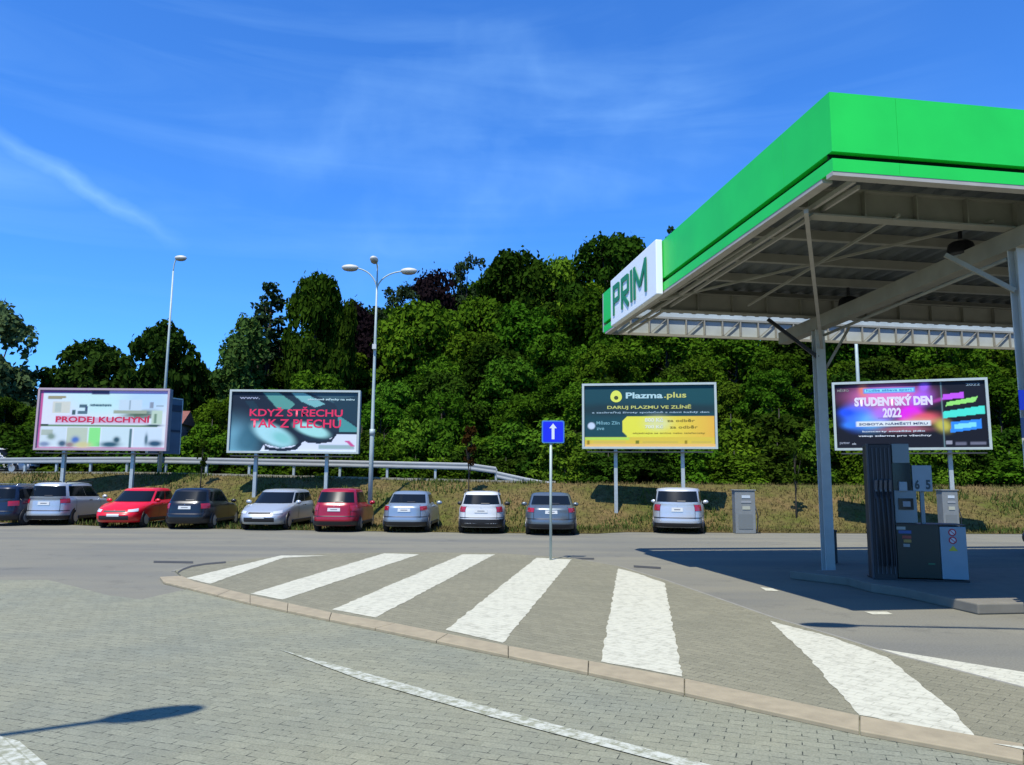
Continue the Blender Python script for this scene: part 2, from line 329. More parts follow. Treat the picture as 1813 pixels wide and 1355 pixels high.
strip([(1756, 1316), (1813, 1322), (1860, 1330), (1860, 1336), (1813, 1327)], ZI + .010, 'worn_patch', M_white)
M_joint_shadow = mat('joint_shadow_line', (.05, .05, .045), .9)
def joint(pts, wpx, z, name='joint_shadow_line'):
    mb = MB()
    for i in range(len(pts) - 1):
        a, b = pts[i], pts[i + 1]
        ps = [G(a[0], a[1], z), G(b[0], b[1], z), G(b[0], b[1] + wpx, z), G(a[0], a[1] + wpx, z)]
        mb.add([(p.x, p.y, z) for p in ps], [(0, 1, 2, 3)])
    tag(mb.build(name, M_joint_shadow), kind='structure')
joint([(315, 1012), (325, 1006), (340, 1001), (365, 997), (400, 994)], 3.0, ZI + .004)
joint([(272, 993), (342, 994)], 3.5, .005); joint([(1010, 987), (1052, 988)], 3.0, .005); joint([(1122, 1001), (1170, 1004)], 3.5, .005)  # painted dark strips standing in for thin shadow lines on the asphalt

# grass bank, hill, road on the plateau
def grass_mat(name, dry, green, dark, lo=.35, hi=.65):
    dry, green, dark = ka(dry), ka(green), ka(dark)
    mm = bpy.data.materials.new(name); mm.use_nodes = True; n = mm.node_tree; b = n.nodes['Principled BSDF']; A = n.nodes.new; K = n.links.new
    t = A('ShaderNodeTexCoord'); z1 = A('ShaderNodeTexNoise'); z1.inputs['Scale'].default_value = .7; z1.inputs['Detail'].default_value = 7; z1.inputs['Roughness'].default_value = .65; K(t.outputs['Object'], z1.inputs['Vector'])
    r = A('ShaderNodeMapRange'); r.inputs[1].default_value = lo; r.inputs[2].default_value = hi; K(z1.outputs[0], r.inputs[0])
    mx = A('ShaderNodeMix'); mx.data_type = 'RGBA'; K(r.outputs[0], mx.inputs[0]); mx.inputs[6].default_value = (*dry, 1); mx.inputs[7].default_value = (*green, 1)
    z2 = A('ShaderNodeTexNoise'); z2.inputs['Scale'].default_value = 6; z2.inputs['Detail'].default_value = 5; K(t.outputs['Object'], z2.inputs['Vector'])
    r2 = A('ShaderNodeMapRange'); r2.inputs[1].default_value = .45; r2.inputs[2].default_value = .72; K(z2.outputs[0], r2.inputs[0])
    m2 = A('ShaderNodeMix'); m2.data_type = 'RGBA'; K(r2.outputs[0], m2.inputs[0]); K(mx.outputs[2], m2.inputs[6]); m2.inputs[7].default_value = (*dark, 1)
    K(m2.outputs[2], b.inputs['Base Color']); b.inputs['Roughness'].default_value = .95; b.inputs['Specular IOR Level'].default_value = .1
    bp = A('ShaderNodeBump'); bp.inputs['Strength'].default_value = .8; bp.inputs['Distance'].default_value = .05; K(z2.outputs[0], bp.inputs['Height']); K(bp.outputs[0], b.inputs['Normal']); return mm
M_grass = grass_mat('dry_grass_ground', (.18, .125, .05), (.10, .11, .022), (.07, .055, .02))
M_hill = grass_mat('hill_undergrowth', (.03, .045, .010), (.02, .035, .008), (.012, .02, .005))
xs = [-60 + i * 0.6 for i in range(201)]
grid_mesh('grass_bank', xs, lambda x: (edge_y(x), foot_y(x) + 4.6), 22, lambda x, y: ground_z(x, y) + .014, M_grass, z_noise=.012)
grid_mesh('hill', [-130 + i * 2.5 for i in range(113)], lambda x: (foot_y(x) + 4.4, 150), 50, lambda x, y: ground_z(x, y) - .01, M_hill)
grid_mesh('hill_road', [-80 + i * 1.0 for i in range(80)], lambda x: (foot_y(x) + 5.6, foot_y(x) + 11.0), 4, lambda x, y: ground_z(x, foot_y(x) + 6) + .012, M_road)
mb = MB()
for i in range(72):
    x0 = -70 + i; x1 = x0 + .985; y0 = foot_y(x0) + 4.35; y1 = foot_y(x1) + 4.35
    mb.prism([(x0, y0), (x1, y1), (x1, y1 + .16), (x0, y0 + .16)], ground_z(x0, y0) - .1, ground_z(x0, y0) + .12)
tag(mb.build('road_kerb', mat('pale_kerb', (.36, .35, .27), .9, noise=.3)), kind='structure')
# dry grass blades on the bank: nobody could count them
def blades(n, material, name, sel, h0, h1, wdt):
    P = []
    while len(P) < n:
        x = random.uniform(-34, 30); y = random.uniform(edge_y(x) + .05, foot_y(x) + 4.4)
        if sel(x, y): P.append((x, y, ground_z(x, y)))
    P = np.array(P); a = RNG.uniform(0, math.pi, n); h = RNG.uniform(h0, h1, n); dx = np.cos(a) * wdt; dy = np.sin(a) * wdt; lx = RNG.normal(0, .05, n); ly = RNG.normal(0, .05, n)
    V = np.stack([np.stack([P[:, 0] - dx, P[:, 1] - dy, P[:, 2]], 1), np.stack([P[:, 0] + dx, P[:, 1] + dy, P[:, 2]], 1), np.stack([P[:, 0] + lx, P[:, 1] + ly, P[:, 2] + h], 1)], 1).reshape(-1, 3)
    me = bpy.data.meshes.new(name); me.from_pydata(V.tolist(), [], np.arange(3 * n).reshape(-1, 3).tolist()); me.materials.append(material)
    o = bpy.data.objects.new(name, me); COL.objects.link(o); return o
M_straw = grass_mat('dry_straw', (.195, .140, .06), (.11, .12, .028), (.08, .062, .026))
tag(blades(42000, M_straw, 'dry_grass', lambda x, y: True, .04, .17, .022), 'dry straw coloured grass covering the roadside bank', 'grass', kind='stuff')

_wc = [(random.uniform(-30, 28), random.uniform(0, 1), random.uniform(.4, 1.6)) for _ in range(46)]
def _weedy(x, y):
    f0, f1 = edge_y(x), foot_y(x) + 4.4
    for cx0, t, r in _wc:
        if abs(x - cx0) < r and abs(y - (f0 + (f1 - f0) * t)) < r * .6 and math.hypot(x - cx0, (y - (f0 + (f1 - f0) * t)) * 1.6) < r: return True
    return False
M_weed = grass_mat('green_weeds', (.10, .14, .03), (.07, .11, .02), (.05, .07, .015))
tag(blades(7000, M_weed, 'weeds', _weedy, .08, .26, .035), 'patches of greener weeds among the dry grass of the bank', 'weeds', kind='stuff')
# ------------------------------------------------------------------ foliage
def leaf_mat(name, pale_tone, dark, rand=.30, trans=.22):
    pale_tone, dark = ka(pale_tone), ka(dark)
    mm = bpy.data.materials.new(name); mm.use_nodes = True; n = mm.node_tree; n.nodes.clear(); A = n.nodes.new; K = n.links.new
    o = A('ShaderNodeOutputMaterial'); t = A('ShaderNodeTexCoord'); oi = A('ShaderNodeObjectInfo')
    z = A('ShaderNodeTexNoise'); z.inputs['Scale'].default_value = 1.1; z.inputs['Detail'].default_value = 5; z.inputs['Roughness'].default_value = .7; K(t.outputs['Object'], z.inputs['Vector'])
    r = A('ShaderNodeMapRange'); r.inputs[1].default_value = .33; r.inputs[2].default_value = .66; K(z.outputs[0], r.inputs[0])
    mx = A('ShaderNodeMix'); mx.data_type = 'RGBA'; K(r.outputs[0], mx.inputs[0]); mx.inputs[6].default_value = (*dark, 1); mx.inputs[7].default_value = (*pale_tone, 1)  # two leaf tones mixed at random by the noise
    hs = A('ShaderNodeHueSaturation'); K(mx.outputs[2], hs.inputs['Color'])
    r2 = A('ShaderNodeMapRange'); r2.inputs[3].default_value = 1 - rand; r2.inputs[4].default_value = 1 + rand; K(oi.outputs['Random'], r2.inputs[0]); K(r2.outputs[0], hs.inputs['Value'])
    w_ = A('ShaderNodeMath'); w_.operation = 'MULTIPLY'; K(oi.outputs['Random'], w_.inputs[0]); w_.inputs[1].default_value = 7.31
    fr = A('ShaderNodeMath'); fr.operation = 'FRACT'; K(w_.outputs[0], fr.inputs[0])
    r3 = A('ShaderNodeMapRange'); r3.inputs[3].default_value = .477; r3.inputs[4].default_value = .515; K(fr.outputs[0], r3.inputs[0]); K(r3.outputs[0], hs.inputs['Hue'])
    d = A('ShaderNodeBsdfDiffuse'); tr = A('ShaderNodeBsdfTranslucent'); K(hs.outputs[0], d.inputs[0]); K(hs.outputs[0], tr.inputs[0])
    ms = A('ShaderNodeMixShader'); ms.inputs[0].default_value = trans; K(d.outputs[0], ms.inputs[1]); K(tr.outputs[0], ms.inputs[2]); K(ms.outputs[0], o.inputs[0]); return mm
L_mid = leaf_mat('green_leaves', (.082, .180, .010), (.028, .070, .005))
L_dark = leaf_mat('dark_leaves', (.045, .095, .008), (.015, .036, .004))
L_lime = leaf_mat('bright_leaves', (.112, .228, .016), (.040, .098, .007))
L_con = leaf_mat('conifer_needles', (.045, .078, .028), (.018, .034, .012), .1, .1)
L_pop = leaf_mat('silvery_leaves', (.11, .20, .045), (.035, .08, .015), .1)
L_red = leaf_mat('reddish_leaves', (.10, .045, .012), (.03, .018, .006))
L_pur = leaf_mat('purple_leaves', (.020, .012, .014), (.008, .006, .008), .1, .1)
M_bark = mat('bark', (.07, .055, .04), .95, noise=.5, nscale=6)
M_birch = mat('birch_bark', (.35, .34, .30), .9, noise=.6, nscale=3)
def leaves(C, N_, size, rng):
    """C centres, N_ outward normals -> rhombic leaf clumps"""
    n = len(C); nr = N_ + rng.normal(0, .75, (n, 3)); nr[:, 2] += .25; nr /= np.linalg.norm(nr, axis=1)[:, None]
    a = rng.normal(0, 1, (n, 3)); a -= nr * (a * nr).sum(1)[:, None]; a /= np.linalg.norm(a, axis=1)[:, None]; b = np.cross(nr, a)
    s = size * rng.uniform(.5, 1.35, n)[:, None]; e = rng.uniform(.45, .8, n)[:, None]
    V = np.stack([C - a * s, C - b * s * e + nr * s * .12, C + a * s, C + b * s * e + nr * s * .12], 1).reshape(-1, 3); return V
def crown_mesh(name, kind, n, leaf, seed, material):
    rng = np.random.default_rng(seed); Cs = []; Ns = []
    # unit tree: height 1 (z 0..1), radius ~ .5*aspect ; scaled later
    lobes = []
    if kind == 'round':
        for _ in range(46):
            d = rng.normal(0, 1, 3); d /= np.linalg.norm(d); rr = rng.uniform(.55, .86)
            lobes.append((np.array([d[0] * .36 * rr, d[1] * .36 * rr, .58 + d[2] * .36 * rr]), rng.uniform(.09, .15)))
    elif kind == 'dome':
        for q_ in range(190):
            d = rng.normal(0, 1, 3); d /= np.linalg.norm(d); rr = rng.uniform(.84, .93) if q_ < 150 else rng.uniform(.2, .7)
            lobes.append((np.array([d[0] * .46 * rr, d[1] * .46 * rr, .50 + d[2] * .48 * rr]), rng.uniform(.06, .09) + (.07 if q_ >= 150 else 0)))
    elif kind == 'broad':
        for _ in range(60):
            z = rng.uniform(.12, .92); env = .42 * math.sin(math.pi * min(1, (z + .05) / 1.05) ** .75) ** .6; t = rng.uniform(0, 2 * math.pi); rr = env * rng.uniform(.45, 1.0)
            lobes.append((np.array([math.cos(t) * rr, math.sin(t) * rr, z]), rng.uniform(.07, .14)))
    elif kind == 'spire':
        for _ in range(190):
            z = rng.uniform(.10, .97) ** .9; env = .24 * (1 - z) ** .8 + .012; t = rng.uniform(0, 2 * math.pi); rr = env * rng.uniform(.5, 1.05)
            lobes.append((np.array([math.cos(t) * rr, math.sin(t) * rr, z - rr * .25]), .014 + .045 * (1 - z)))
    elif kind == 'pine':
        for _ in range(34):
            z = rng.uniform(.45, .95); env = .27 * math.sin(math.pi * (z - .3) / .72) + .03; t = rng.uniform(0, 2 * math.pi); rr = env * rng.uniform(.2, 1)
            lobes.append((np.array([math.cos(t) * rr, math.sin(t) * rr, z]), rng.uniform(.04, .085)))
    elif kind == 'column':
        for _ in range(60):
            z = rng.uniform(.08, .96); env = .20 * math.sin(math.pi * min(1, z + .03) ** .8) ** .5; t = rng.uniform(0, 2 * math.pi); rr = env * rng.uniform(.3, 1)
            lobes.append((np.array([math.cos(t) * rr, math.sin(t) * rr, z]), rng.uniform(.045, .09)))
    elif kind == 'birch':
        for _ in range(56):
            z = rng.uniform(.2, .96); env = .25 * math.sin(math.pi * z ** .9) ** .7 + .02; t = rng.uniform(0, 2 * math.pi); rr = env * rng.uniform(.4, 1.1)
            lobes.append((np.array([math.cos(t) * rr, math.sin(t) * rr, z - .06]), rng.uniform(.035, .08)))
    elif kind == 'bush':
        for _ in range(40):
            d = rng.normal(0, 1, 3); d /= np.linalg.norm(d); d[2] = abs(d[2]); rr = rng.uniform(.4, .95)
            lobes.append((np.array([d[0] * .5 * rr, d[1] * .5 * rr, .02 + d[2] * .82 * rr]), rng.uniform(.10, .20)))
    elif kind == 'sapling':
        for _ in range(16):
            z = rng.uniform(.5, .98); env = .22 * math.sin(math.pi * (z - .35) / .68); t = rng.uniform(0, 2 * math.pi); rr = abs(env) * rng.uniform(.1, 1)
            lobes.append((np.array([math.cos(t) * rr, math.sin(t) * rr, z]), rng.uniform(.03, .07)))
    wts = np.array([l[1] ** 2 for l in lobes]); wts /= wts.sum(); cnt = rng.multinomial(n, wts)
    for (c, r), k in zip(lobes, cnt):
        d = rng.normal(0, 1, (k, 3)); d /= np.linalg.norm(d, axis=1)[:, None]; d[:, 2] = np.where(rng.random(k) < .45, np.abs(d[:, 2]), d[:, 2])
        rr = r * (rng.uniform(.55, 1.08, k) + (rng.random(k) < .06) * rng.uniform(0, .5, k)); vs = 1.25 if kind in ('birch', 'column') else .85
        Cs.append(c + d * rr[:, None] * np.array([1, 1, vs])); Ns.append(d)
    C = np.concatenate(Cs); Nn = np.concatenate(Ns); C[:, 2] = np.maximum(C[:, 2], .01)
    V = leaves(C, Nn, leaf, rng); me = bpy.data.meshes.new(name); nn = len(C)
    me.from_pydata(V.tolist(), [], np.arange(4 * nn).reshape(-1, 4).tolist()); me.materials.append(material); return me, lobes
def trunk_mesh(name, lobes, rad, material, top=.85, nl=10, seed=1):
    rg = random.Random(seed); mb = MB(); bx, by = rg.uniform(-.02, .02), rg.uniform(-.02, .02)
    P = [(0, 0, -.04), (bx * .5, by * .5, top * .35), (bx, by, top * .7), (bx * .6, by * .6, top)]
    mb.tube(P, [rad * 1.25, rad * .85, rad * .5, rad * .15], 7)
    for c, r in rg.sample(lobes, min(nl, len(lobes))):
        z0 = max(.12, c[2] * rg.uniform(.45, .7)); a = Vector((bx * min(1, z0 / top / .7), by * min(1, z0 / top / .7), z0)); b = Vector(c)
        mid = a.lerp(b, .5) + Vector((0, 0, -.02)); mb.tube([a, mid, b], [rad * .42, rad * .28, rad * .1], 5)
    return mb.mesh(name, material, True)
PROTO = {}
def proto(key, kind, n, leaf, seed, lm, rad=.022, tm=None, **k):
    cm_, lb = crown_mesh('crown', kind, n, leaf, seed, lm); PROTO[key] = (cm_, trunk_mesh('trunk', lb, rad, tm or M_bark, seed=seed, **k))
proto('broadA', 'broad', 14000, .0225, 1, L_mid); proto('broadB', 'broad', 14000, .0225, 2, L_mid); proto('broadC', 'broad', 14000, .0225, 3, L_lime)
proto('darkA', 'broad', 13000, .023, 4, L_dark); proto('darkB', 'round', 13000, .023, 5, L_dark)
proto('roundA', 'round', 13000, .023, 6, L_mid); L_dome = leaf_mat('dome_leaves', (.040, .085, .012), (.022, .050, .007))
proto('roundD', 'dome', 16000, .030, 16, L_dome)
proto('spire', 'spire', 12000, .013, 7, L_con); proto('pine', 'pine', 4500, .014, 8, L_con)
proto('poplar', 'column', 4200, .022, 9, L_pop); L_haz = leaf_mat('hazy_leaves', (.12, .18, .07), (.05, .085, .035), .1)
proto('birch', 'birch', 6500, .020, 10, L_haz, tm=M_birch)
proto('purple', 'round', 9000, .022, 12, L_pur)
proto('bushA', 'bush', 8000, .033, 13, L_mid); proto('bushB', 'bush', 8000, .033, 14, L_lime); proto('bushC', 'bush', 8000, .033, 15, L_dark)
proto('sapling', 'sapling', 700, .026, 17, L_dark, rad=.016, nl=12); proto('saplingR', 'sapling', 800, .028, 18, L_red, rad=.014, nl=12)
def plant(key, x, y, h, rx, name, label, cat, group=None, dz=-.1):
    """h: full height, rx: width factor on the unit crown"""
    z = ground_z(x, y) + dz; o = empty(name, (x, y, z), random.uniform(0, 6.28), label, cat, group)
    for me, nm in zip(PROTO[key], ('crown', 'trunk')):
        c = bpy.data.objects.new(nm, me); COL.objects.link(c); c.parent = o
        c.scale = (rx, rx, h)
    return o
def tree_px(key, px, top, Y, width, name, label, cat='tree', group=None):
    """tree whose crown top shows at px,top when it stands Y metres out; width = crown width in metres"""
    p = D(px, top, Y); gz = ground_z(p.x, Y); h = p.z - gz; base = {'spire': .44, 'pine': .52, 'poplar': .42, 'birch': .52, 'bush': 1.0, 'round': .84}.get(key.rstrip('ABCDR'), .84)
    return plant(key, p.x, Y, h, width / base, name, label, cat, group)
# skyline trees, left to right (each one recognisable in the photograph)
tree_px('birch', -6, 520, 56, 6.5, 'birch_tree', 'tall loose birch tree cut by the left edge of the photo')
tree_px('birch', 40, 655, 62, 4.5, 'birch_tree', 'lower hazy birch tree left of the kitchen billboard, beside the tall birch')
tree_px('roundD', 170, 598, 60, 7.0, 'round_tree', 'low dome shaped dark tree behind the kitchen billboard')
tree_px('roundD', 296, 566, 60, 6.2, 'round_tree', 'taller dome shaped dark tree behind the single headed lamp')
tree_px('poplar', 418, 592, 62, 3.4, 'poplar_tree', 'small pale loose tree beside the dark domed tree')
tree_px('poplar', 440, 566, 60, 4.2, 'poplar_tree', 'pale silvery loose tree left of the grey pointed conifer')
tree_px('spire', 482, 492, 66, 8.5, 'conifer_tree', 'grey green pointed conifer rising above the left slope')
tree_px('darkA', 562, 482, 64, 5.6, 'dark_tree', 'tall dark twin topped tree left of the three headed lamp')
tree_px('darkB', 600, 487, 65, 4.0, 'dark_tree', 'narrower dark tree touching the tall twin topped tree on its right')
tree_px('purple', 632, 528, 72, 6.6, 'purple_tree', 'nearly black tree right behind the three headed lamp pole')
tree_px('pine', 706, 498, 80, 6.5, 'pine_tree', 'thin hazy pine beneath the right arm of the three headed lamp')
tree_px('purple', 768, 470, 84, 7.5, 'purple_tree', 'dark purple leaved tree on the skyline left of the round topped pine')
tree_px('pine', 830, 449, 86, 6.2, 'pine_tree', 'round topped pine on the skyline above the middle of the wood')
tree_px('roundA', 745, 520, 70, 8.5, 'leafy_tree', 'full green tree below the purple leaved skyline tree')
tree_px('darkA', 918, 447, 82, 10.5, 'dark_tree', 'big dark tree on the skyline right of the round topped pine')
tree_px('broadC', 985, 462, 86, 8.5, 'leafy_tree', 'light green tree in the dip of the skyline left of the green roof')
tree_px('darkA', 1078, 409, 80, 10.0, 'dark_tree', 'highest dark tree just left of the white roof sign')
tree_px('spire', 1188, 394, 92, 5.0, 'conifer_tree', 'conifer tip peeping over the green roof edge')
# the wooded slope in rows, front to back; tops stay under the skyline of the photograph
SKX = [-200, 0, 60, 110, 170, 230, 260, 300, 345, 370, 440, 500, 540, 620, 650, 720, 790, 860, 930, 1000, 1040, 1120, 1250, 1400, 1900, 2300]
SKY = [650, 655, 690, 700, 690, 690, 690, 690, 640, 612, 575, 540, 505, 525, 545, 520, 505, 490, 465, 470, 445, 425, 410, 400, 400, 400]
def anchor(px):
    for lim, a in ((60, 'at the left edge of the photo'), (330, 'behind the kitchen billboard'), (400, 'between the two left billboards'), (640, 'behind the roof tile billboard'), (780, 'right of the three headed lamp'),
                   (930, 'above the small red leaved sapling'), (1030, 'behind the blue sign'), (1280, 'behind the yellow and teal billboard'), (1470, 'left of the steel canopy column'), (1770, 'behind the festival billboard')):
        if px < lim: return a
    return 'at the right edge of the photo'
ROWS = [(50, 9, 6.6, 1.0), (56, 9, 7.4, .82), (63, 8, 8.2, .6), (71, 8, 9.0, .36), (80, 8, 10.0, .14), (90, 8, 11.0, .02)]
rowname = ['foot', 'lower part', 'middle', 'upper part', 'top', 'far crest']
kn = 0
for ri, (Y, hmin, wd, drop) in enumerate(ROWS):
    px = -60 + 30 * (ri % 2)
    while px < 1990:
        step = wd * .62 / Y * FPX
        pj = px + random.uniform(-.25, .25) * step; Yj = Y + random.uniform(-2, 2); px += step
        if Y > 52 and pj < 350: continue
        if Y > 75 and pj < 560: continue
        if Y > 78 and 1300 < pj: continue
        sk = lerp(pj, SKX, SKY); x = (pj - CX) / FPX * Yj; gz = ground_z(x, Yj)
        low = CY + (856 - CY) - (gz + hmin * .62 - EYE) / Yj * FPX        # pixel height of a tree of natural size
        top = sk + (drop * (760 - sk) * .62) + random.uniform(0, 60) * (1 if drop > .1 else .3)
        if pj < 345: top = 700 + random.uniform(-8, 20)
        key = random.choice(['broadA', 'broadA', 'broadB', 'broadB', 'broadC', 'darkA', 'darkB', 'roundA'])
        if 500 < pj < 660 and Y < 75: key = random.choice(['darkA', 'darkB', 'broadB'])
        if 980 < pj < 1130 and Y > 70: key = random.choice(['darkA', 'broadA'])
        if pj < 345: key = random.choice(['darkB', 'darkA', 'broadA'])
        tone = {'broadC': 'light green', 'darkA': 'dark green', 'darkB': 'dark green', 'purple': 'blackish'}.get(key, 'mid green')
        hh_ = max(3.0, D(pj, top, Yj).z - ground_z(D(pj, top, Yj).x, Yj)); w2 = min(wd * random.uniform(.8, 1.25), hh_ * .85)
        if w2 < wd * .6: px -= step * .45
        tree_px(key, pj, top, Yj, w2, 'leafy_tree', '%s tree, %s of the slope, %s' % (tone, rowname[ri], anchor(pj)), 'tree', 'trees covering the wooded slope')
# bushes along the crest of the bank / roadside hedge
px = 560; k = 0
while px < 1960:
    Y = 42.5 if px < 980 else lerp(px, [980, 1040, 2000], [39.5, 37, 36.4])
    Y += random.uniform(-.8, .8); wd = random.uniform(2.6, 4.0); top = random.uniform(742, 786) if px > 980 else random.uniform(748, 800)
    key = random.choice(['bushA', 'bushA', 'bushB', 'bushC']); tone = {'bushA': 'mid green', 'bushB': 'bright green', 'bushC': 'dark green'}[key]
    tree_px(key, px, top, Y, wd, 'roadside_bush', '%s bush at the foot of the wood, %s' % (tone, anchor(px)), 'bush', 'bushes at the foot of the wood')
    px += wd * .58 / Y * FPX
px = -70
while px < 980:                                       # behind the hill road
    Y = 46 + random.uniform(-.6, .6); wd = random.uniform(3.4, 5.2); top = random.uniform(706, 775) if px > 330 else random.uniform(718, 770)
    key = random.choice(['bushA', 'bushB', 'bushC', 'bushA']); tone = {'bushA': 'mid green', 'bushB': 'bright green', 'bushC': 'dark green'}[key]
    tree_px(key, px, top, Y, wd, 'roadside_bush', '%s tall bush behind the hill road, %s' % (tone, anchor(px)), 'bush', 'tall bushes behind the hill road')
    px += wd * .55 / Y * FPX
px = 990
while px < 1960:                                      # second hedge row, right
    Y = 41.5 + random.uniform(-.6, .6); wd = random.uniform(3.4, 5.2); top = random.uniform(690, 745)
    key = random.choice(['bushA', 'bushB', 'bushC', 'bushA']); tone = {'bushA': 'mid green', 'bushB': 'bright green', 'bushC': 'dark green'}[key]
    tree_px(key, px, top, Y, wd, 'roadside_bush', '%s tall bush in the second row, %s' % (tone, anchor(px)), 'bush', 'tall bushes under the wood')
    px += wd * .55 / Y * FPX
# saplings on the bank
tree_px('sapling', 360, 772, 34.2, 1.5, 'young_tree', 'bare looking dark young tree between the two left billboards', 'young tree')
tree_px('saplingR', 832, 752, 32.2, 1.9, 'young_tree', 'young tree with reddish leaves above the white estate car', 'young tree')
tree_px('sapling', 1404, 770, 31.0, 1.7, 'young_tree', 'slim young tree left of the steel canopy column', 'young tree')

# small pinkish house glimpsed between bushes
hp = D(332, 800, 52); hz = ground_z(hp.x, 52)
hs = empty('small_house', (hp.x, 49.2, ground_z(hp.x, 49.2)), .15, 'pinkish rendered house glimpsed between bushes right of the kitchen billboard', 'house')
MB().box((0, 0, 1.5), (1.9, 3, 3.2)).build('wall', mat('pink_render', (.42, .27, .26), .9, noise=.2), hs)
MB().add([(-1.15, -1.7, 3.05), (1.15, -1.7, 3.05), (1.15, 1.7, 3.05), (-1.15, 1.7, 3.05), (-1.15, 0, 4.0), (1.15, 0, 4.0)], [(0, 1, 5, 4), (2, 3, 4, 5), (0, 4, 3), (1, 2, 5), (0, 3, 2, 1)]).build('roof', mat('clay_tiles', (.28, .10, .07), .9, noise=.3), hs)

# ------------------------------------------------------------------ guard rail
gr = empty('guard_rail', (0, 0, 0), 0, 'long galvanised guard rail above the parked cars, sloping down at its right end', 'guard rail')
path = []
for i in range(60):
    x = -44 + i * .75
    if x > -1.6: break
    path.append(Vector((x, foot_y(x) + 5.2, ground_z(x, foot_y(x) + 5.2) + .72)))
pe = path[-1]; e1 = D(880, 841, 34.9); e2 = D(930, 852, 34.6); e3 = D(978, 861, 34.3)
path += [Vector((-0.7, 35.15, 2.30)), e1, e2, e3]
prof = [(-.155, 0), (-.12, .018), (-.07, .022), (-.02, 0.005), (.02, 0.005), (.07, .022), (.12, .018), (.155, 0)]
vs = []; fs = []
for i, p in enumerate(path):
    t = (path[min(i + 1, len(path) - 1)] - path[max(i - 1, 0)]).normalized(); n = Vector((t.y, -t.x, 0)).normalized()
    for (dz, dn) in prof: vs.append(p + Vector((0, 0, dz)) + n * dn)
for i in range(len(path) - 1):
    for k in range(len(prof) - 1): a = i * len(prof) + k; fs.append((a, a + 1, a + 1 + len(prof), a + len(prof)))
mb = MB().add(vs, fs); bo = mb.build('beam', mat('rail_steel', (.34, .37, .38), .6, metal=0, noise=.15, nscale=2), gr)
so_ = bo.modifiers.new('solid', 'SOLIDIFY'); so_.thickness = .008
for i in range(0, len(path) - 2, 3):
    p = path[i] + Vector((0, .1, 0)); g = ground_z(p.x, p.y)
    MB().box((p.x, p.y, (g + p.z) / 2 - .05), (.1, .12, max(.2, p.z - g + .25))).build('post', M_galv, gr)

# ------------------------------------------------------------------ billboards
def vcol_mat(name, rough=.55):
    mm = bpy.data.materials.new(name); mm.use_nodes = True; n = mm.node_tree; b = n.nodes['Principled BSDF']
    a = n.nodes.new('ShaderNodeAttribute'); a.attribute_name = 'print'; n.links.new(a.outputs['Color'], b.inputs['Base Color']); b.inputs['Roughness'].default_value = rough; b.inputs['Specular IOR Level'].default_value = .3; return mm
M_print = vcol_mat('printed_poster')
M_frame = mat('pale_frame', (.52, .60, .56), .55, noise=.1)
M_backp = mat('board_back', (.22, .27, .30), .7, noise=.2)
def srgb(*c): return tuple(((v / 255) / 12.92 if v <= 10 else (((v / 255) + .055) / 1.055) ** 2.4) for v in c)
def ink(r, g, b): return mat('ink_%d_%d_%d' % (r, g, b), tuple(min(.88, c * .92) for c in srgb(r, g, b)), .55)
class Art:
    """poster print: a colour for every point of a fine grid, painted with soft or hard shapes (s right 0..1, t up 0..1)"""
    def __init__(s, w_, h_, nx=150, ny=74):
        s.nx, s.ny = nx, ny; s.S, s.T = np.meshgrid(np.linspace(0, 1, nx + 1), np.linspace(0, 1, ny + 1)); s.c = np.zeros((ny + 1, nx + 1, 3)); s.w, s.h = w_, h_
    def fill(s, col): s.c[:] = srgb(*col); return s
    def mixin(s, a, col): s.c = s.c * (1 - a[..., None]) + np.array(srgb(*col)) * a[..., None]; return s
    def rect(s, x0, y0, x1, y1, col, a=1.0, soft=.004):
        k = 1 / soft; f = lambda v: np.clip(v * k + .5, 0, 1); return s.mixin(f(s.S - x0) * f(x1 - s.S) * f((s.T - y0) * .5) * f((y1 - s.T) * .5) * a, col)
    def blob(s, x, y, rx, ry, col, rot=0, a=1.0, hard=1.0):
        dx = (s.S - x) * 2.05; dy = s.T - y; u = dx * math.cos(rot) + dy * math.sin(rot); v = -dx * math.sin(rot) + dy * math.cos(rot)
        q = (u / (rx * 2.05)) ** 2 + (v / ry) ** 2; return s.mixin(np.clip(1 / (1 + q ** (2 * hard)) * 1.15 - .08, 0, 1) * a, col)
    def poly(s, pts, col, a=1.0):
        ins = np.zeros(s.S.shape, bool); n = len(pts)
        for i in range(n):
            (x0, y0), (x1, y1) = pts[i], pts[(i + 1) % n]
            if y0 == y1: continue
            cr = ((y0 > s.T) != (y1 > s.T)) & (s.S < (x1 - x0) * (s.T - y0) / (y1 - y0) + x0); ins ^= cr
        return s.mixin(ins * a, col)
    def build(s, parent, y):
        X = s.S * s.w; Z = s.T * s.h; V = np.stack([X, np.full_like(X, y), Z], -1).reshape(-1, 3); nx, ny = s.nx, s.ny
        I = (np.arange(ny)[:, None] * (nx + 1) + np.arange(nx)[None, :]).ravel(); Fc = np.stack([I, I + 1, I + nx + 2, I + nx + 1], 1)
        me = bpy.data.meshes.new('poster'); me.from_pydata(V.tolist(), [], Fc.tolist()); me.materials.append(M_print)
        at = me.color_attributes.new('print', 'FLOAT_COLOR', 'POINT'); c = np.concatenate([np.clip(s.c * .70, 0, .66), np.ones(s.c.shape[:2] + (1,))], -1); at.data.foreach_set('color', c.ravel())
        o = bpy.data.objects.new('poster', me); COL.objects.link(o); o.parent = parent; return o
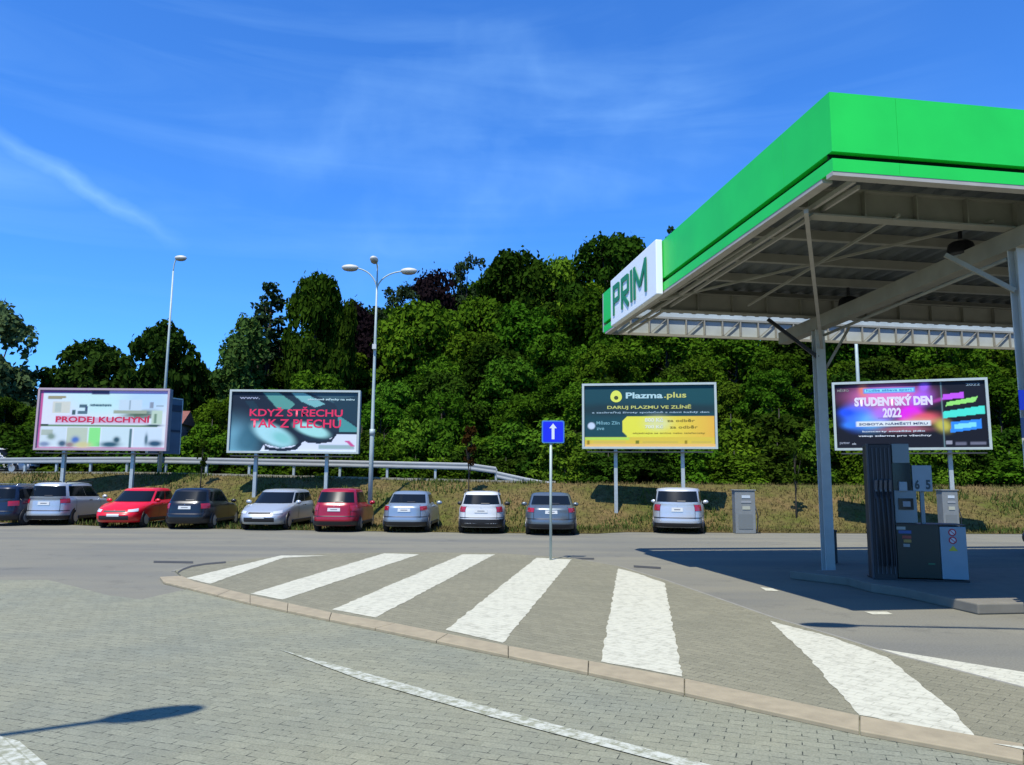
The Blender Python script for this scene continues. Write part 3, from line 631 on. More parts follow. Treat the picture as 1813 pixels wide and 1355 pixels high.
def billboard(name, lb, rb, top_l, label, posts, frame_col=None, depth=.28, back=False):
    """lb/rb bottom corners, top_l upper left corner; posts as fractions of the width"""
    dx = rb - lb; wd = Vector((dx.x, dx.y, 0)).length; rz = math.atan2(dx.y, dx.x); ht = top_l.z - lb.z; o = empty(name, (lb.x, lb.y, lb.z), rz, label, 'billboard', 'billboards on the bank above the parked cars')
    fm = frame_col or M_frame; b = .09
    MB().box((wd / 2, depth / 2 + .01, ht / 2), (wd - .02, depth - .02, ht - .02)).build('backing_box', M_backp, o)
    mb = MB(); mb.box((wd / 2, -.03, ht - b / 2), (wd, .10, b)); mb.box((wd / 2, -.03, b / 2), (wd, .10, b)); mb.box((b / 2, -.03, ht / 2), (b, .098, ht - 2 * b)); mb.box((wd - b / 2, -.03, ht / 2), (b, .098, ht - 2 * b))
    mb.build('frame', fm, o)
    for s in posts:
        q = Matrix.Rotation(rz, 3, 'Z') @ Vector((s * wd, depth / 2, 0)) + Vector((lb.x, lb.y, 0)); g = ground_z(q.x, q.y)
        MB().box((s * wd, depth / 2, (g - .3 - lb.z) / 2), (.14, .16, lb.z - g + .3)).build('post', M_galv, o)
    MB().box((wd / 2, -.10, -.13), (wd * .92, .30, .04)).build('catwalk', mat('catwalk_steel', (.05, .055, .06), .6), o)
    c = empty('panel_face', (b, 0, b)); c.parent = o; bpy.data.objects.remove(c)
    return o, wd, ht, b
# 1 kitchen advertisement ------------------------------------------------
lb = D(60, 797, 34.5); rb = D(295, 801, 34.5); tl = D(66, 687, 34.5)
o, wd, ht, b = billboard('billboard', lb, rb, tl, 'white and pink edged kitchen advertising billboard with four small pictures along its foot, leftmost board', (.22, .74), mat('pinkish_frame', (.50, .38, .42), .6))
W, H_ = wd - 2 * b, ht - 2 * b
A_ = Art(W, H_).fill((240, 246, 248)); A_.blob(.40, .8, .35, .22, (205, 250, 235), a=.8).blob(.85, .85, .2, .2, (190, 225, 250), a=.8).blob(.12, .6, .2, .3, (240, 238, 255), a=.7)
A_.rect(0, .95, .52, 1, (150, 80, 150)).rect(.40, .93, .54, 1, (85, 80, 120)).rect(.54, .95, 1, 1, (225, 190, 250)).rect(0, 0, .022, 1, (215, 100, 160)).rect(0, 0, 1, .025, (200, 110, 150))
A_.rect(.06, .84, .17, .875, (150, 150, 120)).rect(.31, .70, .37, .755, (80, 110, 120)).rect(.355, .62, .375, .72, (60, 80, 110)).rect(.30, .585, .375, .64, (90, 120, 130)).rect(.255, .575, .285, .66, (70, 100, 100))
A_.rect(.39, .72, .56, .76, (150, 180, 180)).rect(.86, .70, .89, .80, (150, 160, 170)).rect(.91, .72, .97, .75, (170, 190, 195))
A_.rect(.02, .375, .93, .405, (110, 150, 100)).rect(.02, .38, .08, .41, (30, 60, 35)).blob(.78, .60, .12, .05, (80, 110, 75), .15, .9).blob(.9, .40, .06, .02, (50, 80, 80))
A_.rect(.13, .43, .40, .555, (225, 150, 175), .7).rect(.42, .43, .86, .53, (220, 150, 180), .7).rect(.74, .52, .88, .60, (90, 110, 85), .8)
A_.rect(.06, .86, .20, .90, (170, 160, 120)).rect(.10, .60, .24, .80, (228, 226, 205)).rect(.12, .62, .17, .78, (196, 205, 190)).rect(.58, .60, .84, .66, (170, 180, 150)).rect(.62, .66, .80, .84, (214, 232, 236)).rect(.70, .67, .71, .83, (150, 170, 175)).rect(.88, .42, .965, .66, (205, 225, 196)).rect(.90, .44, .92, .60, (120, 150, 120))
A_.rect(.02, .03, .225, .355, (225, 238, 236)).rect(.03, .22, .12, .32, (190, 200, 180)).rect(.24, .24, .38, .33, (170, 180, 170)).rect(.405, .06, .45, .18, (70, 170, 70)).rect(.52, .24, .60, .33, (190, 215, 210)).rect(.64, .06, .70, .12, (30, 50, 70)).rect(.86, .20, .95, .33, (185, 215, 225)).rect(.23, .03, .39, .355, (205, 215, 185)).rect(.40, .03, .49, .355, (150, 245, 140)).rect(.50, .03, .72, .355, (220, 240, 236)).rect(.75, .03, .97, .355, (222, 238, 242))
A_.blob(.11, .20, .03, .05, (140, 160, 140)).blob(.06, .07, .04, .04, (140, 155, 180)).blob(.20, .08, .03, .05, (70, 100, 120)).blob(.30, .14, .03, .06, (80, 120, 190)).blob(.26, .06, .03, .04, (160, 130, 130)).blob(.36, .06, .06, .05, (225, 215, 150))
A_.blob(.57, .07, .07, .045, (50, 95, 110)).blob(.62, .15, .025, .05, (50, 90, 100)).blob(.92, .09, .055, .05, (45, 85, 110)).blob(.85, .16, .012, .09, (90, 120, 130)).rect(.715, .02, .735, .34, (90, 125, 125))
g_ = empty('face_mount', (0, 0, 0)); bpy.data.objects.remove(g_)
def mount(art, o, b, y=-.006):
    p = art.build(o, 0); p.location = (b, y, b); return p
po = mount(A_, o, b)
put_text('lettering', 'PRODEJ KUCHYNÍ', .135 * W, .42 * H_, .735 * W, .15 * H_, -.006, ink(225, 25, 75), po, .025)
put_text('lettering', 'design', .40 * W, .715 * H_, .16 * W, .05 * H_, -.006, ink(90, 130, 135), po)
# grey board standing behind the first
lb = D(262, 802, 37.0); rb = D(317, 801, 38.6); tl = D(262, 702, 37.0)
o2 = empty('billboard', (lb.x, lb.y, lb.z), math.atan2((rb - lb).y, (rb - lb).x), 'plain blue grey back of a billboard showing behind the kitchen advertisement', 'billboard', 'billboards on the bank above the parked cars')
w2 = Vector(((rb - lb).x, (rb - lb).y, 0)).length; h2 = tl.z - lb.z
MB().box((w2 / 2, .1, h2 / 2), (w2, .2, h2)).build('sheet_panel', mat('blue_grey_sheet', (.11, .17, .22), .6, noise=.25, nscale=1.5), o2)
mb = MB(); mb.box((w2 / 2, -.02, h2 - .45), (w2 - .06, .05, .32)); mb.box((w2 / 2, -.02, h2 * .42), (w2 - .06, .04, .10)); mb.build('rail', mat('dark_rail', (.02, .035, .06), .6), o2)
mb = MB(); mb.box((w2 / 2, .1, h2 + .03), (w2 + .06, .26, .06)); mb.box((w2 + .02, .1, h2 / 2), (.05, .24, h2)); mb.build('frame', M_frame, o2)
g = ground_z(lb.x + .8, lb.y + .2); MB().box((.8, .12, (g - .3 - lb.z) / 2), (.12, .12, lb.z - g + .3)).build('post', M_galv, o2)
# 2 roof tile advertisement ----------------------------------------------
lb = D(402, 802, 33); rb = D(635, 803, 33); tl = D(406, 690, 33)
o, wd, ht, b = billboard('billboard', lb, rb, tl, 'billboard showing dark glossy roof tiles with red lettering', (.215, .755))
W, H_ = wd - 2 * b, ht - 2 * b
A_ = Art(W, H_).fill((26, 50, 66))
A_.poly([(.24, 1), (.36, 1), (.50, .80), (.46, .70), (.36, .72)], (95, 165, 150)).poly([(.46, 1), (.56, 1), (.74, .80), (.66, .74), (.55, .84)], (130, 195, 190)).poly([(.60, 1), (1, 1), (1, .7), (.85, .78)], (60, 95, 105))
A_.poly([(0, 1), (.22, 1), (.62, .15), (.48, .05), (.2, .1), (0, .7)], (16, 30, 48), .75).blob(.03, .12, .14, .34, (125, 185, 200), .0, .95).blob(.14, .2, .09, .26, (50, 105, 120), -.4, .8)
A_.poly([(.10, .85), (.17, .85), (.33, .40), (.27, .38)], (24, 56, 70)).blob(.34, .27, .17, .155, (185, 238, 236), -.45, 1, 2.2).blob(.41, .22, .08, .09, (130, 210, 195), -.4, .8)
A_.poly([(.44, .56), (.56, .56), (.70, .36), (.62, .22), (.52, .32)], (22, 45, 62)).blob(.64, .36, .14, .10, (178, 238, 225), -.30, 1, 2.4).poly([(.84, .62), (1, .40), (1, .30), (.86, .33)], (80, 160, 155)).poly([(.80, .85), (1, .95), (1, .45), (.88, .58)], (28, 62, 76))
A_.poly([(.24, .0), (.27, .12), (.40, .05), (.55, .12), (.60, .19), (.75, .16), (.84, .30), (1, .29), (1, 0)], (236, 240, 252))
for dx, dy, rr in ((.385, .135, .16), (.655, .235, .13)): pass
A_.poly([(.27, .12), (.30, .07), (.40, .045), (.50, .07), (.545, .15), (.57, .13), (.53, .03), (.42, -.01), (.28, .02)], (20, 38, 54)).poly([(.575, .24), (.62, .19), (.72, .17), (.80, .22), (.82, .33), (1, .33), (1, .29), (.84, .29), (.80, .16), (.70, .13), (.60, .15)], (20, 38, 54))
A_.rect(.70, .04, .98, .11, (165, 190, 186)).poly([(.90, .185), (.94, .185), (.985, .09), (.955, .09)], (225, 90, 150))
po = mount(A_, o, b); red = ink(255, 38, 92)
put_text('lettering', 'KDYŽ STŘECHU', .145 * W, .585 * H_, .735 * W, .165 * H_, -.006, red, po, .02)
put_text('lettering', 'TAK Z PLECHU', .155 * W, .395 * H_, .715 * W, .145 * H_, -.006, red, po, .02)
put_text('lettering', 'www.', .06 * W, .875 * H_, .16 * W, .035 * H_, -.006, ink(170, 175, 195), po)
put_text('lettering', 'plechové střechy na míru', .60 * W, .855 * H_, .37 * W, .045 * H_, -.006, ink(205, 235, 230), po, .03)
# 3 plasma donation advertisement -----------------------------------------
lb = D(1031, 795, 31.4); rb = D(1271, 796, 30.6); tl = D(1031, 680, 31.4)
o, wd, ht, b = billboard('billboard', lb, rb, tl, 'dark teal and yellow billboard with a yellow drop emblem', (.25, .745))
W, H_ = wd - 2 * b, ht - 2 * b
A_ = Art(W, H_).fill((18, 74, 82)); A_.blob(.2, .6, .3, .1, (26, 46, 50), a=.7).blob(.8, .62, .3, .07, (28, 42, 48), a=.8).blob(.9, .85, .2, .2, (18, 84, 84), a=.5)
def ygrad(pts):
    A_.poly(pts, (246, 240, 76))
ygrad([(.335, .50), (1, .50), (1, .145), (0, .145), (0, .13), (.34, .13), (.325, .19), (.30, .24), (.30, .42)]); A_.poly([(0, 0), (1, 0), (1, .15), (0, .15)], (236, 205, 70)); A_.rect(0, .11, .35, .15, (190, 235, 90))
mk = np.clip((A_.S - .55) * 2.2, 0, 1) * (A_.c[..., 0] > .5) * (A_.T > .16); A_.mixin(mk * .85, (255, 178, 72)); A_.mixin((A_.T < .05) * 1.0, (245, 195, 110)); A_.blob(.57, .38, .09, .10, (236, 236, 160), a=.9)
A_.blob(.055, .34, .028, .055, (215, 228, 240), hard=3).rect(.02, .035, .04, .10, (150, 125, 20)).rect(.395, .045, .425, .10, (125, 130, 25)).rect(.77, .045, .79, .10, (160, 140, 30)).rect(.45, .06, .72, .085, (218, 190, 80)).rect(.82, .06, .97, .085, (218, 190, 80)).rect(.07, .06, .32, .085, (225, 196, 90))
po = mount(A_, o, b); wt = ink(190, 225, 222); yl = ink(215, 215, 110)
put_text('lettering', 'Plazma', .325 * W, .785 * H_, .285 * W, .10 * H_, -.006, wt, po, .03); put_text('lettering', '.plus', .62 * W, .765 * H_, .17 * W, .12 * H_, -.006, yl, po, .02)
put_text('lettering', 'DARUJ PLAZMU VE ZLÍNĚ', .18 * W, .60 * H_, .645 * W, .085 * H_, -.006, yl, po, .02)
put_text('lettering', 'a zachraňuj životy společně s námi každý den', .06 * W, .535 * H_, .90 * W, .04 * H_, -.006, ink(170, 195, 200), po, .02)
put_text('lettering', 'Město Zlín', .095 * W, .36 * H_, .18 * W, .06 * H_, -.006, ink(130, 185, 190), po, .01); put_text('lettering', 'zve', .095 * W, .27 * H_, .06 * W, .04 * H_, -.006, ink(130, 185, 190), po, .01)
dk = ink(150, 125, 20)
put_text('lettering', '800 Kč', .47 * W, .40 * H_, .14 * W, .07 * H_, -.006, ink(250, 250, 220), po, .02); put_text('lettering', '700 Kč', .47 * W, .295 * H_, .14 * W, .06 * H_, -.006, ink(250, 250, 220), po, .02)
put_text('lettering', 'za odběr', .64 * W, .40 * H_, .21 * W, .05 * H_, -.006, dk, po, .01); put_text('lettering', 'za odběr', .66 * W, .295 * H_, .21 * W, .05 * H_, -.006, dk, po, .01)
put_text('lettering', 'objednejte se online nebo telefonicky', .375 * W, .20 * H_, .55 * W, .035 * H_, -.006, dk, po, .01)
# drop emblem
pts = []
for i in range(24):
    a = 2 * math.pi * i / 24; rx, rz_ = .045 * W, .085 * H_; z = -math.cos(a) * rz_; x = math.sin(a) * rx * (1 - .55 * max(0, -math.cos(a) * -1 if math.cos(a) < 0 else 0) ** 1.2)
    pts.append((x + .25 * W, z * (1.3 if z > 0 else 1) + .81 * H_))
mb = MB(); mb.add([(x, 0, z) for x, z in pts], [tuple(range(24))]); e = mb.build('drop_emblem', ink(240, 245, 90), po); e.location = (0, -.006, 0)
mb = MB(); mb.add([(.25 * W + math.cos(k * .524) * .017 * W, 0, .80 * H_ + math.sin(k * .524) * .032 * H_) for k in range(12)], [tuple(range(12))]); e = mb.build('drop_eye', ink(70, 75, 20), po); e.location = (0, -.010, 0)
# 4 festival advertisement ------------------------------------------------
lb = D(1478, 798, 29.9); rb = D(1757, 800, 28.1); tl = D(1474, 678, 29.9)
o, wd, ht, b = billboard('billboard', lb, rb, tl, 'black festival billboard with a burst of coloured powder, behind the petrol pump', (.235, .745))
W, H_ = wd - 2 * b, ht - 2 * b
A_ = Art(W, H_).fill((9, 14, 30))
A_.blob(.16, .50, .11, .20, (60, 120, 255), .2, 1, 1.5).blob(.26, .42, .10, .13, (110, 195, 255), .1, .9).blob(.08, .56, .05, .06, (30, 90, 255)).blob(.10, .36, .05, .05, (60, 140, 255)).blob(.33, .55, .08, .12, (200, 120, 250), .2, .85).blob(.36, .8, .22, .16, (255, 130, 200), .0, 1).blob(.20, .9, .03, .1, (255, 140, 110), 0, .9)
A_.blob(.58, .74, .07, .10, (190, 100, 255), .5, .9).blob(.61, .93, .03, .08, (180, 110, 255), -.4, .9).blob(.51, .50, .08, .15, (255, 40, 240), .0, 1, 1.5).blob(.60, .46, .09, .07, (255, 100, 110), .0, .9).blob(.56, .40, .12, .05, (255, 165, 140), 0, .8).blob(.72, .33, .05, .08, (215, 205, 80), -.5, .95).blob(.46, .28, .16, .04, (190, 110, 120), 0, .8).blob(.70, .72, .05, .025, (190, 60, 170), .3, .8)
A_.rect(.20, .845, .55, .93, (90, 150, 240), .9).rect(.21, .865, .54, .915, (150, 245, 250)).rect(.14, .33, .64, .415, (238, 244, 240)).rect(.29, .45, .39, .46, (80, 60, 90), .8)
A_.poly([(.725, .72), (.73, .80), (.865, .83), (.86, .74)], (215, 90, 245)).poly([(.745, .62), (.75, .68), (.95, .76), (.935, .68)], (165, 248, 120)).poly([(.72, .44), (.725, .54), (.99, .62), (.99, .50)], (80, 245, 215)).poly([(.765, .22), (.77, .38), (.965, .42), (.965, .28)], (50, 150, 255)).poly([(.79, .27), (.79, .345), (.93, .375), (.93, .305)], (140, 240, 255))
A_.rect(.73, .05, .77, .10, (160, 160, 170)).rect(.79, .035, .86, .08, (110, 110, 125)).rect(.885, .04, .985, .08, (120, 120, 135)).rect(.715, 0, .725, 1, (120, 150, 150), .9)
po = mount(A_, o, b, -.006); wt = ink(248, 236, 250)
put_text('lettering', 'STUDENTSKÝ DEN', .135 * W, .645 * H_, .525 * W, .175 * H_, -.006, wt, po, .06); put_text('lettering', '2022', .325 * W, .465 * H_, .125 * W, .15 * H_, -.006, wt, po, .04)
put_text('lettering', 'hudba zábava sport', .22 * W, .868 * H_, .31 * W, .042 * H_, -.006, ink(60, 120, 210), po, .01)
put_text('lettering', 'SOBOTA NÁMĚSTÍ MÍRU', .16 * W, .352 * H_, .46 * W, .045 * H_, -.006, ink(90, 100, 130), po, .02)
put_text('lettering', 'koncerty soutěže jídlo', .18 * W, .235 * H_, .42 * W, .035 * H_, -.006, ink(215, 225, 230), po, .03); put_text('lettering', 'vstup zdarma pro všechny', .15 * W, .165 * H_, .49 * W, .035 * H_, -.006, ink(225, 230, 232), po, .03)
put_text('lettering', 'MĚSTO', .02 * W, .885 * H_, .08 * W, .05 * H_, -.006, ink(150, 150, 140), po, .02); put_text('lettering', '2022', .88 * W, .92 * H_, .09 * W, .04 * H_, -.006, ink(140, 160, 165), po, .02)
put_text('lettering', 'partner', .02 * W, .05 * H_, .07 * W, .05 * H_, -.006, ink(150, 155, 165), po, .02); put_text('lettering', 'ok', .105 * W, .05 * H_, .03 * W, .035 * H_, -.006, ink(190, 195, 200), po, .02)

# ------------------------------------------------------------------ street lamps
M_pole = mat('lamp_pole_steel', (.36, .43, .40), .55, metal=.1, noise=.15)
M_head = mat('lamp_head', (.62, .62, .55), .45); M_lens = mat('lamp_lens', (.30, .26, .18), .3)
def lamp_head(parent, p, az, L=.62):
    """flattened drop shaped head whose long axis points along az"""
    h = MB().ellipsoid(p, (L / 2, .17, .13), 16, 8, az).build('lamp_head', M_head, parent, True)
    MB().ellipsoid(Vector(p) + Vector((0, 0, -.075)), (L / 2 * .86, .14, .09), 14, 6, az).build('lens', M_lens, h, True)
def arm(parent, base, tip, bow):
    a = Vector(base); b = Vector(tip); pts = []
    for i in range(9):
        t = i / 8; p = a.lerp(b, t); p.z = a.z + (b.z - a.z) * math.sin(t * math.pi / 2); p.x = a.x + (b.x - a.x) * (1 - math.cos(t * math.pi / 2)); p.y = a.y + (b.y - a.y) * (1 - math.cos(t * math.pi / 2)); pts.append(p)
    MB().tube(pts, .03, 8).build('arm', M_pole, parent, True)
# three headed lamp in the middle
Y = 31.0; p0 = D(655, 893, Y); gx = p0.x; gz = ground_z(gx, Y); top = D(667, 500, Y)
L3 = empty('street_lamp', (gx, Y, gz), 0, 'tall street lamp with three heads on curved arms, behind the parked cars', 'street lamp')
hh = top.z - gz
MB().tube([(0, 0, -.2), (0, 0, 3.4), (0, 0, 3.5), (0, 0, hh * .75), (0, 0, hh + .75)], [.095, .09, .07, .055, .03], 12).build('pole', M_pole, L3, True)
MB().tube([(0, 0, 3.3), (0, 0, 3.55)], .11, 12).build('collar', M_pole, L3, True)
for tp in ((620, 474), (724, 480)):
    q = D(tp[0], tp[1], Y); q = q - Vector((gx, Y, gz)); arm(L3, (0, 0, hh - .35), (q.x * .86, q.y, q.z - .02), 1); lamp_head(L3, (q.x, 0, q.z), .06 if q.x < 0 else -.06, .72)
q = D(663, 466, Y) - Vector((gx, Y, gz)); arm(L3, (0, 0, hh + .5), (-.02, -.35, q.z), 1); lamp_head(L3, (-.06, -.5, q.z), 1.57, .66)
q = D(692, 500, Y) - Vector((gx, Y, gz)); 
MB().box((0, -.13, D(668, 615, Y).z - gz), (.16, .12, .2)).build('sensor_box', mat('pale_box', (.6, .62, .58), .5), L3)
# single lamp left
Y = 37.5; p0 = D(277, 853, Y); gz = ground_z(p0.x, Y); top = D(298, 480, Y)
L1 = empty('street_lamp', (p0.x + .12, Y, gz), 0, 'slender street lamp with one head bent to the right, behind the kitchen billboard', 'street lamp')
hh = top.z - gz; MB().tube([(0, 0, -.2), (0, 0, hh * .6), (0, 0, hh)], [.09, .06, .035], 12).build('pole', M_pole, L1, True)
q = D(320, 457, Y) - Vector((p0.x + .12, Y, gz)); arm(L1, (0, 0, hh - .05), (q.x - .15, 0, q.z), 1); lamp_head(L1, (q.x, 0, q.z), 0, .62)
# thin pole right, its head hidden by the canopy
Y = 36; p0 = D(1520, 690, Y); gz = ground_z(p0.x, Y); Lr = empty('street_lamp', (p0.x, Y, gz), 0, 'thin lamp pole rising behind the festival billboard and hidden above by the canopy', 'street lamp')
MB().tube([(0, 0, -.2), (0, 0, 9.5)], [.10, .06], 12).build('pole', M_pole, Lr, True); arm(Lr, (0, 0, 9.4), (.9, 0, 9.9), 1); lamp_head(Lr, (1.2, 0, 9.9), 0)
# the two lamps beside the photographer whose shadows fall on the paving
def shadow_from(P, z): return Vector(P) - LD * (z / -LD.z) * -1 if False else Vector((P[0] + LD.x / LD.z * z, P[1] + LD.y / LD.z * z, z))
def side_lamp(shadow_px, z, arm_dir, arm_len, label):
    S = G(*shadow_px); h = shadow_from((S.x, S.y, 0), z); ad = Vector(arm_dir).normalized(); base = Vector((h.x, h.y, 0)) - ad * arm_len
    o = empty('street_lamp', (base.x, base.y, 0), 0, label, 'street lamp'); q = h - Vector((base.x, base.y, 0))
    MB().tube([(0, 0, 0), (0, 0, z * .55), (0, 0, z - .1)], [.09, .065, .04], 12).build('pole', M_pole, o, True)
    MB().tube([(0, 0, z - .14), (q.x * .3, q.y * .3, z - .03), (q.x * .96, q.y * .96, z)], .045, 8).build('arm', M_pole, o, True)
    hd = MB().ellipsoid((q.x, q.y, z), (.37, .17, .10), 16, 8, math.atan2(ad.y, ad.x)).build('lamp_head', M_head, o, True)
side_lamp((272, 1265), 8.0, (1.0, .62, 0), 2.4, 'street lamp beside the camera whose head throws the oval shadow on the left paving')
side_lamp((1468, 1107), 8.0, (-1.0, .06, 0), 3.1, 'street lamp beside the camera whose arm throws the thin shadow before the pumps')

# ------------------------------------------------------------------ blue one way sign
S = G(975, 992, ZI); sg = empty('road_sign', (S.x, S.y, ZI), 0, 'square blue road sign with a white upright arrow on a thin pole on the island', 'road sign')
zc = D(979, 765, S.y).z - ZI; xo = D(979, 765, S.y).x - S.x
MB().tube([(0, 0, 0), (0, 0, zc + .2)], .03, 12).build('pole', M_pole, sg, True)
def rrect(w_, h_, r, n=5):
    pts = []
    for cx_, cz_, a0 in ((w_ / 2 - r, h_ / 2 - r, 0), (-w_ / 2 + r, h_ / 2 - r, 90), (-w_ / 2 + r, -h_ / 2 + r, 180), (w_ / 2 - r, -h_ / 2 + r, 270)):
        for i in range(n + 1): a = math.radians(a0 + 90 * i / n); pts.append((cx_ + r * math.cos(a), cz_ + r * math.sin(a)))
    return pts
def plate(pts, y0, y1, x, z):
    n = len(pts); mb = MB(); mb.add([(px_ + x, y0, pz + z) for px_, pz in pts] + [(px_ + x, y1, pz + z) for px_, pz in pts], [tuple(range(n))[::-1], tuple(range(n, 2 * n))] + [(i, (i + 1) % n, n + (i + 1) % n, n + i) for i in range(n)]); return mb
pl = plate(rrect(.51, .51, .04), -.05, -.035, xo, zc).build('sign_plate', mat('sign_edge_blue', (.05, .20, .62), .5), sg)
plate(rrect(.455, .455, .03), -.054, -.0501, xo, zc).build('sign_face', mat('sign_blue', (.0, .015, .80), .45), pl)
mb = MB(); ar = [(-.032, -.17), (.032, -.17), (.032, .08), (.085, .08), (0, .19), (-.085, .08), (-.032, .08)]
plate(ar, -.058, -.0541, xo, zc).build('arrow', mat('sign_white', (.72, .80, .86), .5), pl)

# ------------------------------------------------------------------ filling station canopy
TH = math.radians(8.8); uV = Vector((-math.sin(TH), math.cos(TH), 0)); vV = Vector((math.cos(TH), math.sin(TH), 0)); ZB = 5.30; C0 = G(1475, 307, ZB)
cpy = empty('canopy', (C0.x, C0.y, 0), TH, 'filling station canopy with green fascia over the pumps', 'canopy')
# local frame: x along vV (right), y along uV (away), z up
LEN = 9.75; WID = 16.0; FH = 1.00
M_green = mat('green_fascia', (.020, .80, .082), .42, spec=.45, noise=.16, nscale=1.1)
M_slot = mat('fascia_slot', (.002, .015, .004), .8, spec=.1)
M_trim = mat('canopy_trim', (.50, .47, .40), .6, noise=.15); M_steel = mat('canopy_steel', (.36, .345, .27), .6, noise=.2, nscale=3); M_deck = mat('deck_sheet', (.13, .145, .135), .6, noise=.2)
def fascia(x0, y0, x1, y1, name):
    a = Vector((x0, y0, 0)); b = Vector((x1, y1, 0)); t = (b - a).normalized(); n = Vector((t.y, -t.x, 0)); L = (b - a).length
    f = empty(name, (0, 0, 0)); bpy.data.objects.remove(f)
    mb = MB(); k = max(1, round(L / 1.95)); 
    def slab(s0, s1, z0, z1, th0, th1):
        P = [a + t * s0 + n * th0, a + t * s1 + n * th0, a + t * s1 + n * th1, a + t * s0 + n * th1]; mb.prism([(p.x, p.y) for p in P], z0, z1)
    mb.cur = 0
    edges = [0] + [min(L, .85 + 3.9 * i) for i in range(20) if .85 + 3.9 * i < L] + [L]
    for s0, s1 in zip(edges[:-1], edges[1:]):
        g = .002; slab(s0 + g * (s0 > 0), s1 - g * (s1 < L), ZB + .27, ZB + FH, -.10, 0); slab(s0 + g * (s0 > 0), s1 - g * (s1 < L), ZB + .03, ZB + .185, -.10, 0)
    mb.cur = 1; slab(0, L, ZB + .185, ZB + .27, -.10, -.085)
    mb.cur = 2; slab(0.0 if y0 == y1 else .12, L if y0 == y1 else L - .141, ZB - .02, ZB + .03, -.14, -.005)
    return mb
fb = fascia(0, 0, WID, 0, 'f').build('fascia', [M_green, M_slot, M_trim], cpy)
fb = fascia(0, LEN, 0, 0.10, 'f').build('fascia', [M_green, M_slot, M_trim], cpy)
# far fascia: pale inside sheet, sunlit through the gap behind the deck
mb = MB(); mb.box((WID / 2, LEN + .04, ZB + FH / 2 + .03), (WID, .06, FH - .06)); mb.build('fascia', mat('far_fascia', (.55, .60, .56), .6, noise=.25, nscale=2), cpy)
mb = MB(); mb.box((WID / 2, LEN - .02, ZB + .03), (WID - .2, .05, .06)); mb.box((WID / 2, LEN - .02, ZB + .46), (WID - .2, .05, .05))
for i in range(34):
    x = .2 + i * .47; mb.box((x, LEN - .02, ZB + .25), (.035, .045, .36))
    if i % 2 == 0: mb.bar((x + .04, LEN - .03, ZB + .08), (x + .43, LEN - .03, ZB + .42), .02, .02)
mb.build('edge_lattice', M_steel, cpy)
# corrugated deck
DY1 = LEN - .52; mb = MB(); n = int(WID / .08); vs = []
for i in range(n + 1):
    x = .12 + i * .08; z = ZB + .46 + (.06 if (i // 2) % 2 else 0)
    vs += [(x, .12, z), (x, DY1, z)]
mb.add(vs, [(2 * i, 2 * i + 1, 2 * i + 3, 2 * i + 2) for i in range(n)]); dk_ = mb.build('roof_deck', M_deck, cpy); sd = dk_.modifiers.new('solid', 'SOLIDIFY'); sd.thickness = .02; sd.offset = 1
# purlins under the deck
for i in range(7):
    y = .55 + i * 1.28
    mb = MB(); mb.box((WID / 2 + .1, y, ZB + .385), (WID - .5, .05, .13)); mb.box((WID / 2 + .1, y + .03, ZB + .31), (WID - .5, .10, .018)); mb.build('purlin', M_steel, cpy)
# main cross girders with stiffeners at the two column lines
Rl = Matrix.Rotation(-TH, 3, 'Z')
def loc(p): q = Rl @ (Vector((p[0], p[1], 0)) - Vector((C0.x, C0.y, 0))); return q
cN = loc((6.88, 10.05)); cF = loc((6.37, 15.62))
for c in (cN, cF):
    mb = MB(); y = c.y; x0 = .35
    mb.box(((WID + x0) / 2, y, ZB + .10), (WID - x0, .02, .36)); mb.box(((WID + x0) / 2, y, ZB - .09), (WID - x0, .20, .022)); mb.box(((WID + x0) / 2, y, ZB + .275), (WID - x0, .20, .022))
    for i in range(11): mb.box((x0 + .75 * (i + 1), y - .055, ZB + .093), (.014, .085, .338))
    mb.build('girder', M_steel, cpy)
# beam from column to column and on to the front and back
mb = MB(); dirc = (cF - cN).normalized(); mb.bar(cN - dirc * 1.0 + Vector((0, 0, ZB - .24)), cF + dirc * 1.6 + Vector((0, 0, ZB - .24)), .24, .26); mb.build('long_beam', M_steel, cpy)
mb = MB(); mb.tube([cN + Vector((-.1, .1, ZB - .48)), cF + Vector((.1, .0, ZB - .48))], .03, 8); mb.build('pipe', M_steel, cpy, True)
# bracing rods
def atz(px, py, z): return loc(G(px, py, z))+ Vector((0, 0, z))
for (p, q, z) in (((1168, 532), (1760, 392), ZB - .03), ((1325, 541), (1592, 381), ZB - .06), ((1100, 575), (1330, 430), ZB - .01)):
    MB().bar(atz(*p, z), atz(*q, z), .035, .035).build('bracing_rod', M_steel, cpy)
MB().bar(atz(1427, 374, ZB - .10), Vector((cF.x, cF.y - .12, ZB - .75)), .055, .055).build('bracing_rod', M_trim, cpy)
MB().bar(Vector((cF.x - .05, cF.y - .05, 4.35)), Vector((cF.x - .95, cF.y + .3, ZB - .1)), .07, .07).build('knee_brace', M_black, cpy)
MB().bar(Vector((cF.x + .12, cF.y, 4.1)), Vector((cF.x + .52, cF.y - .3, ZB - .35)), .05, .05).build('knee_brace', M_steel, cpy)
MB().bar(Vector((cN.x - .1, cN.y, 4.35)), Vector((cN.x - .75, cN.y + .45, ZB - .35)), .06, .06).build('knee_brace', M_steel, cpy)
# edge angle inside the left fascia
mb = MB(); mb.box((.36, LEN / 2, ZB - .0), (.05, LEN - .3, .06)); mb.box((.52, LEN / 2, ZB - .01), (.035, LEN - .6, .05)); mb.build('edge_rail', M_trim, cpy)
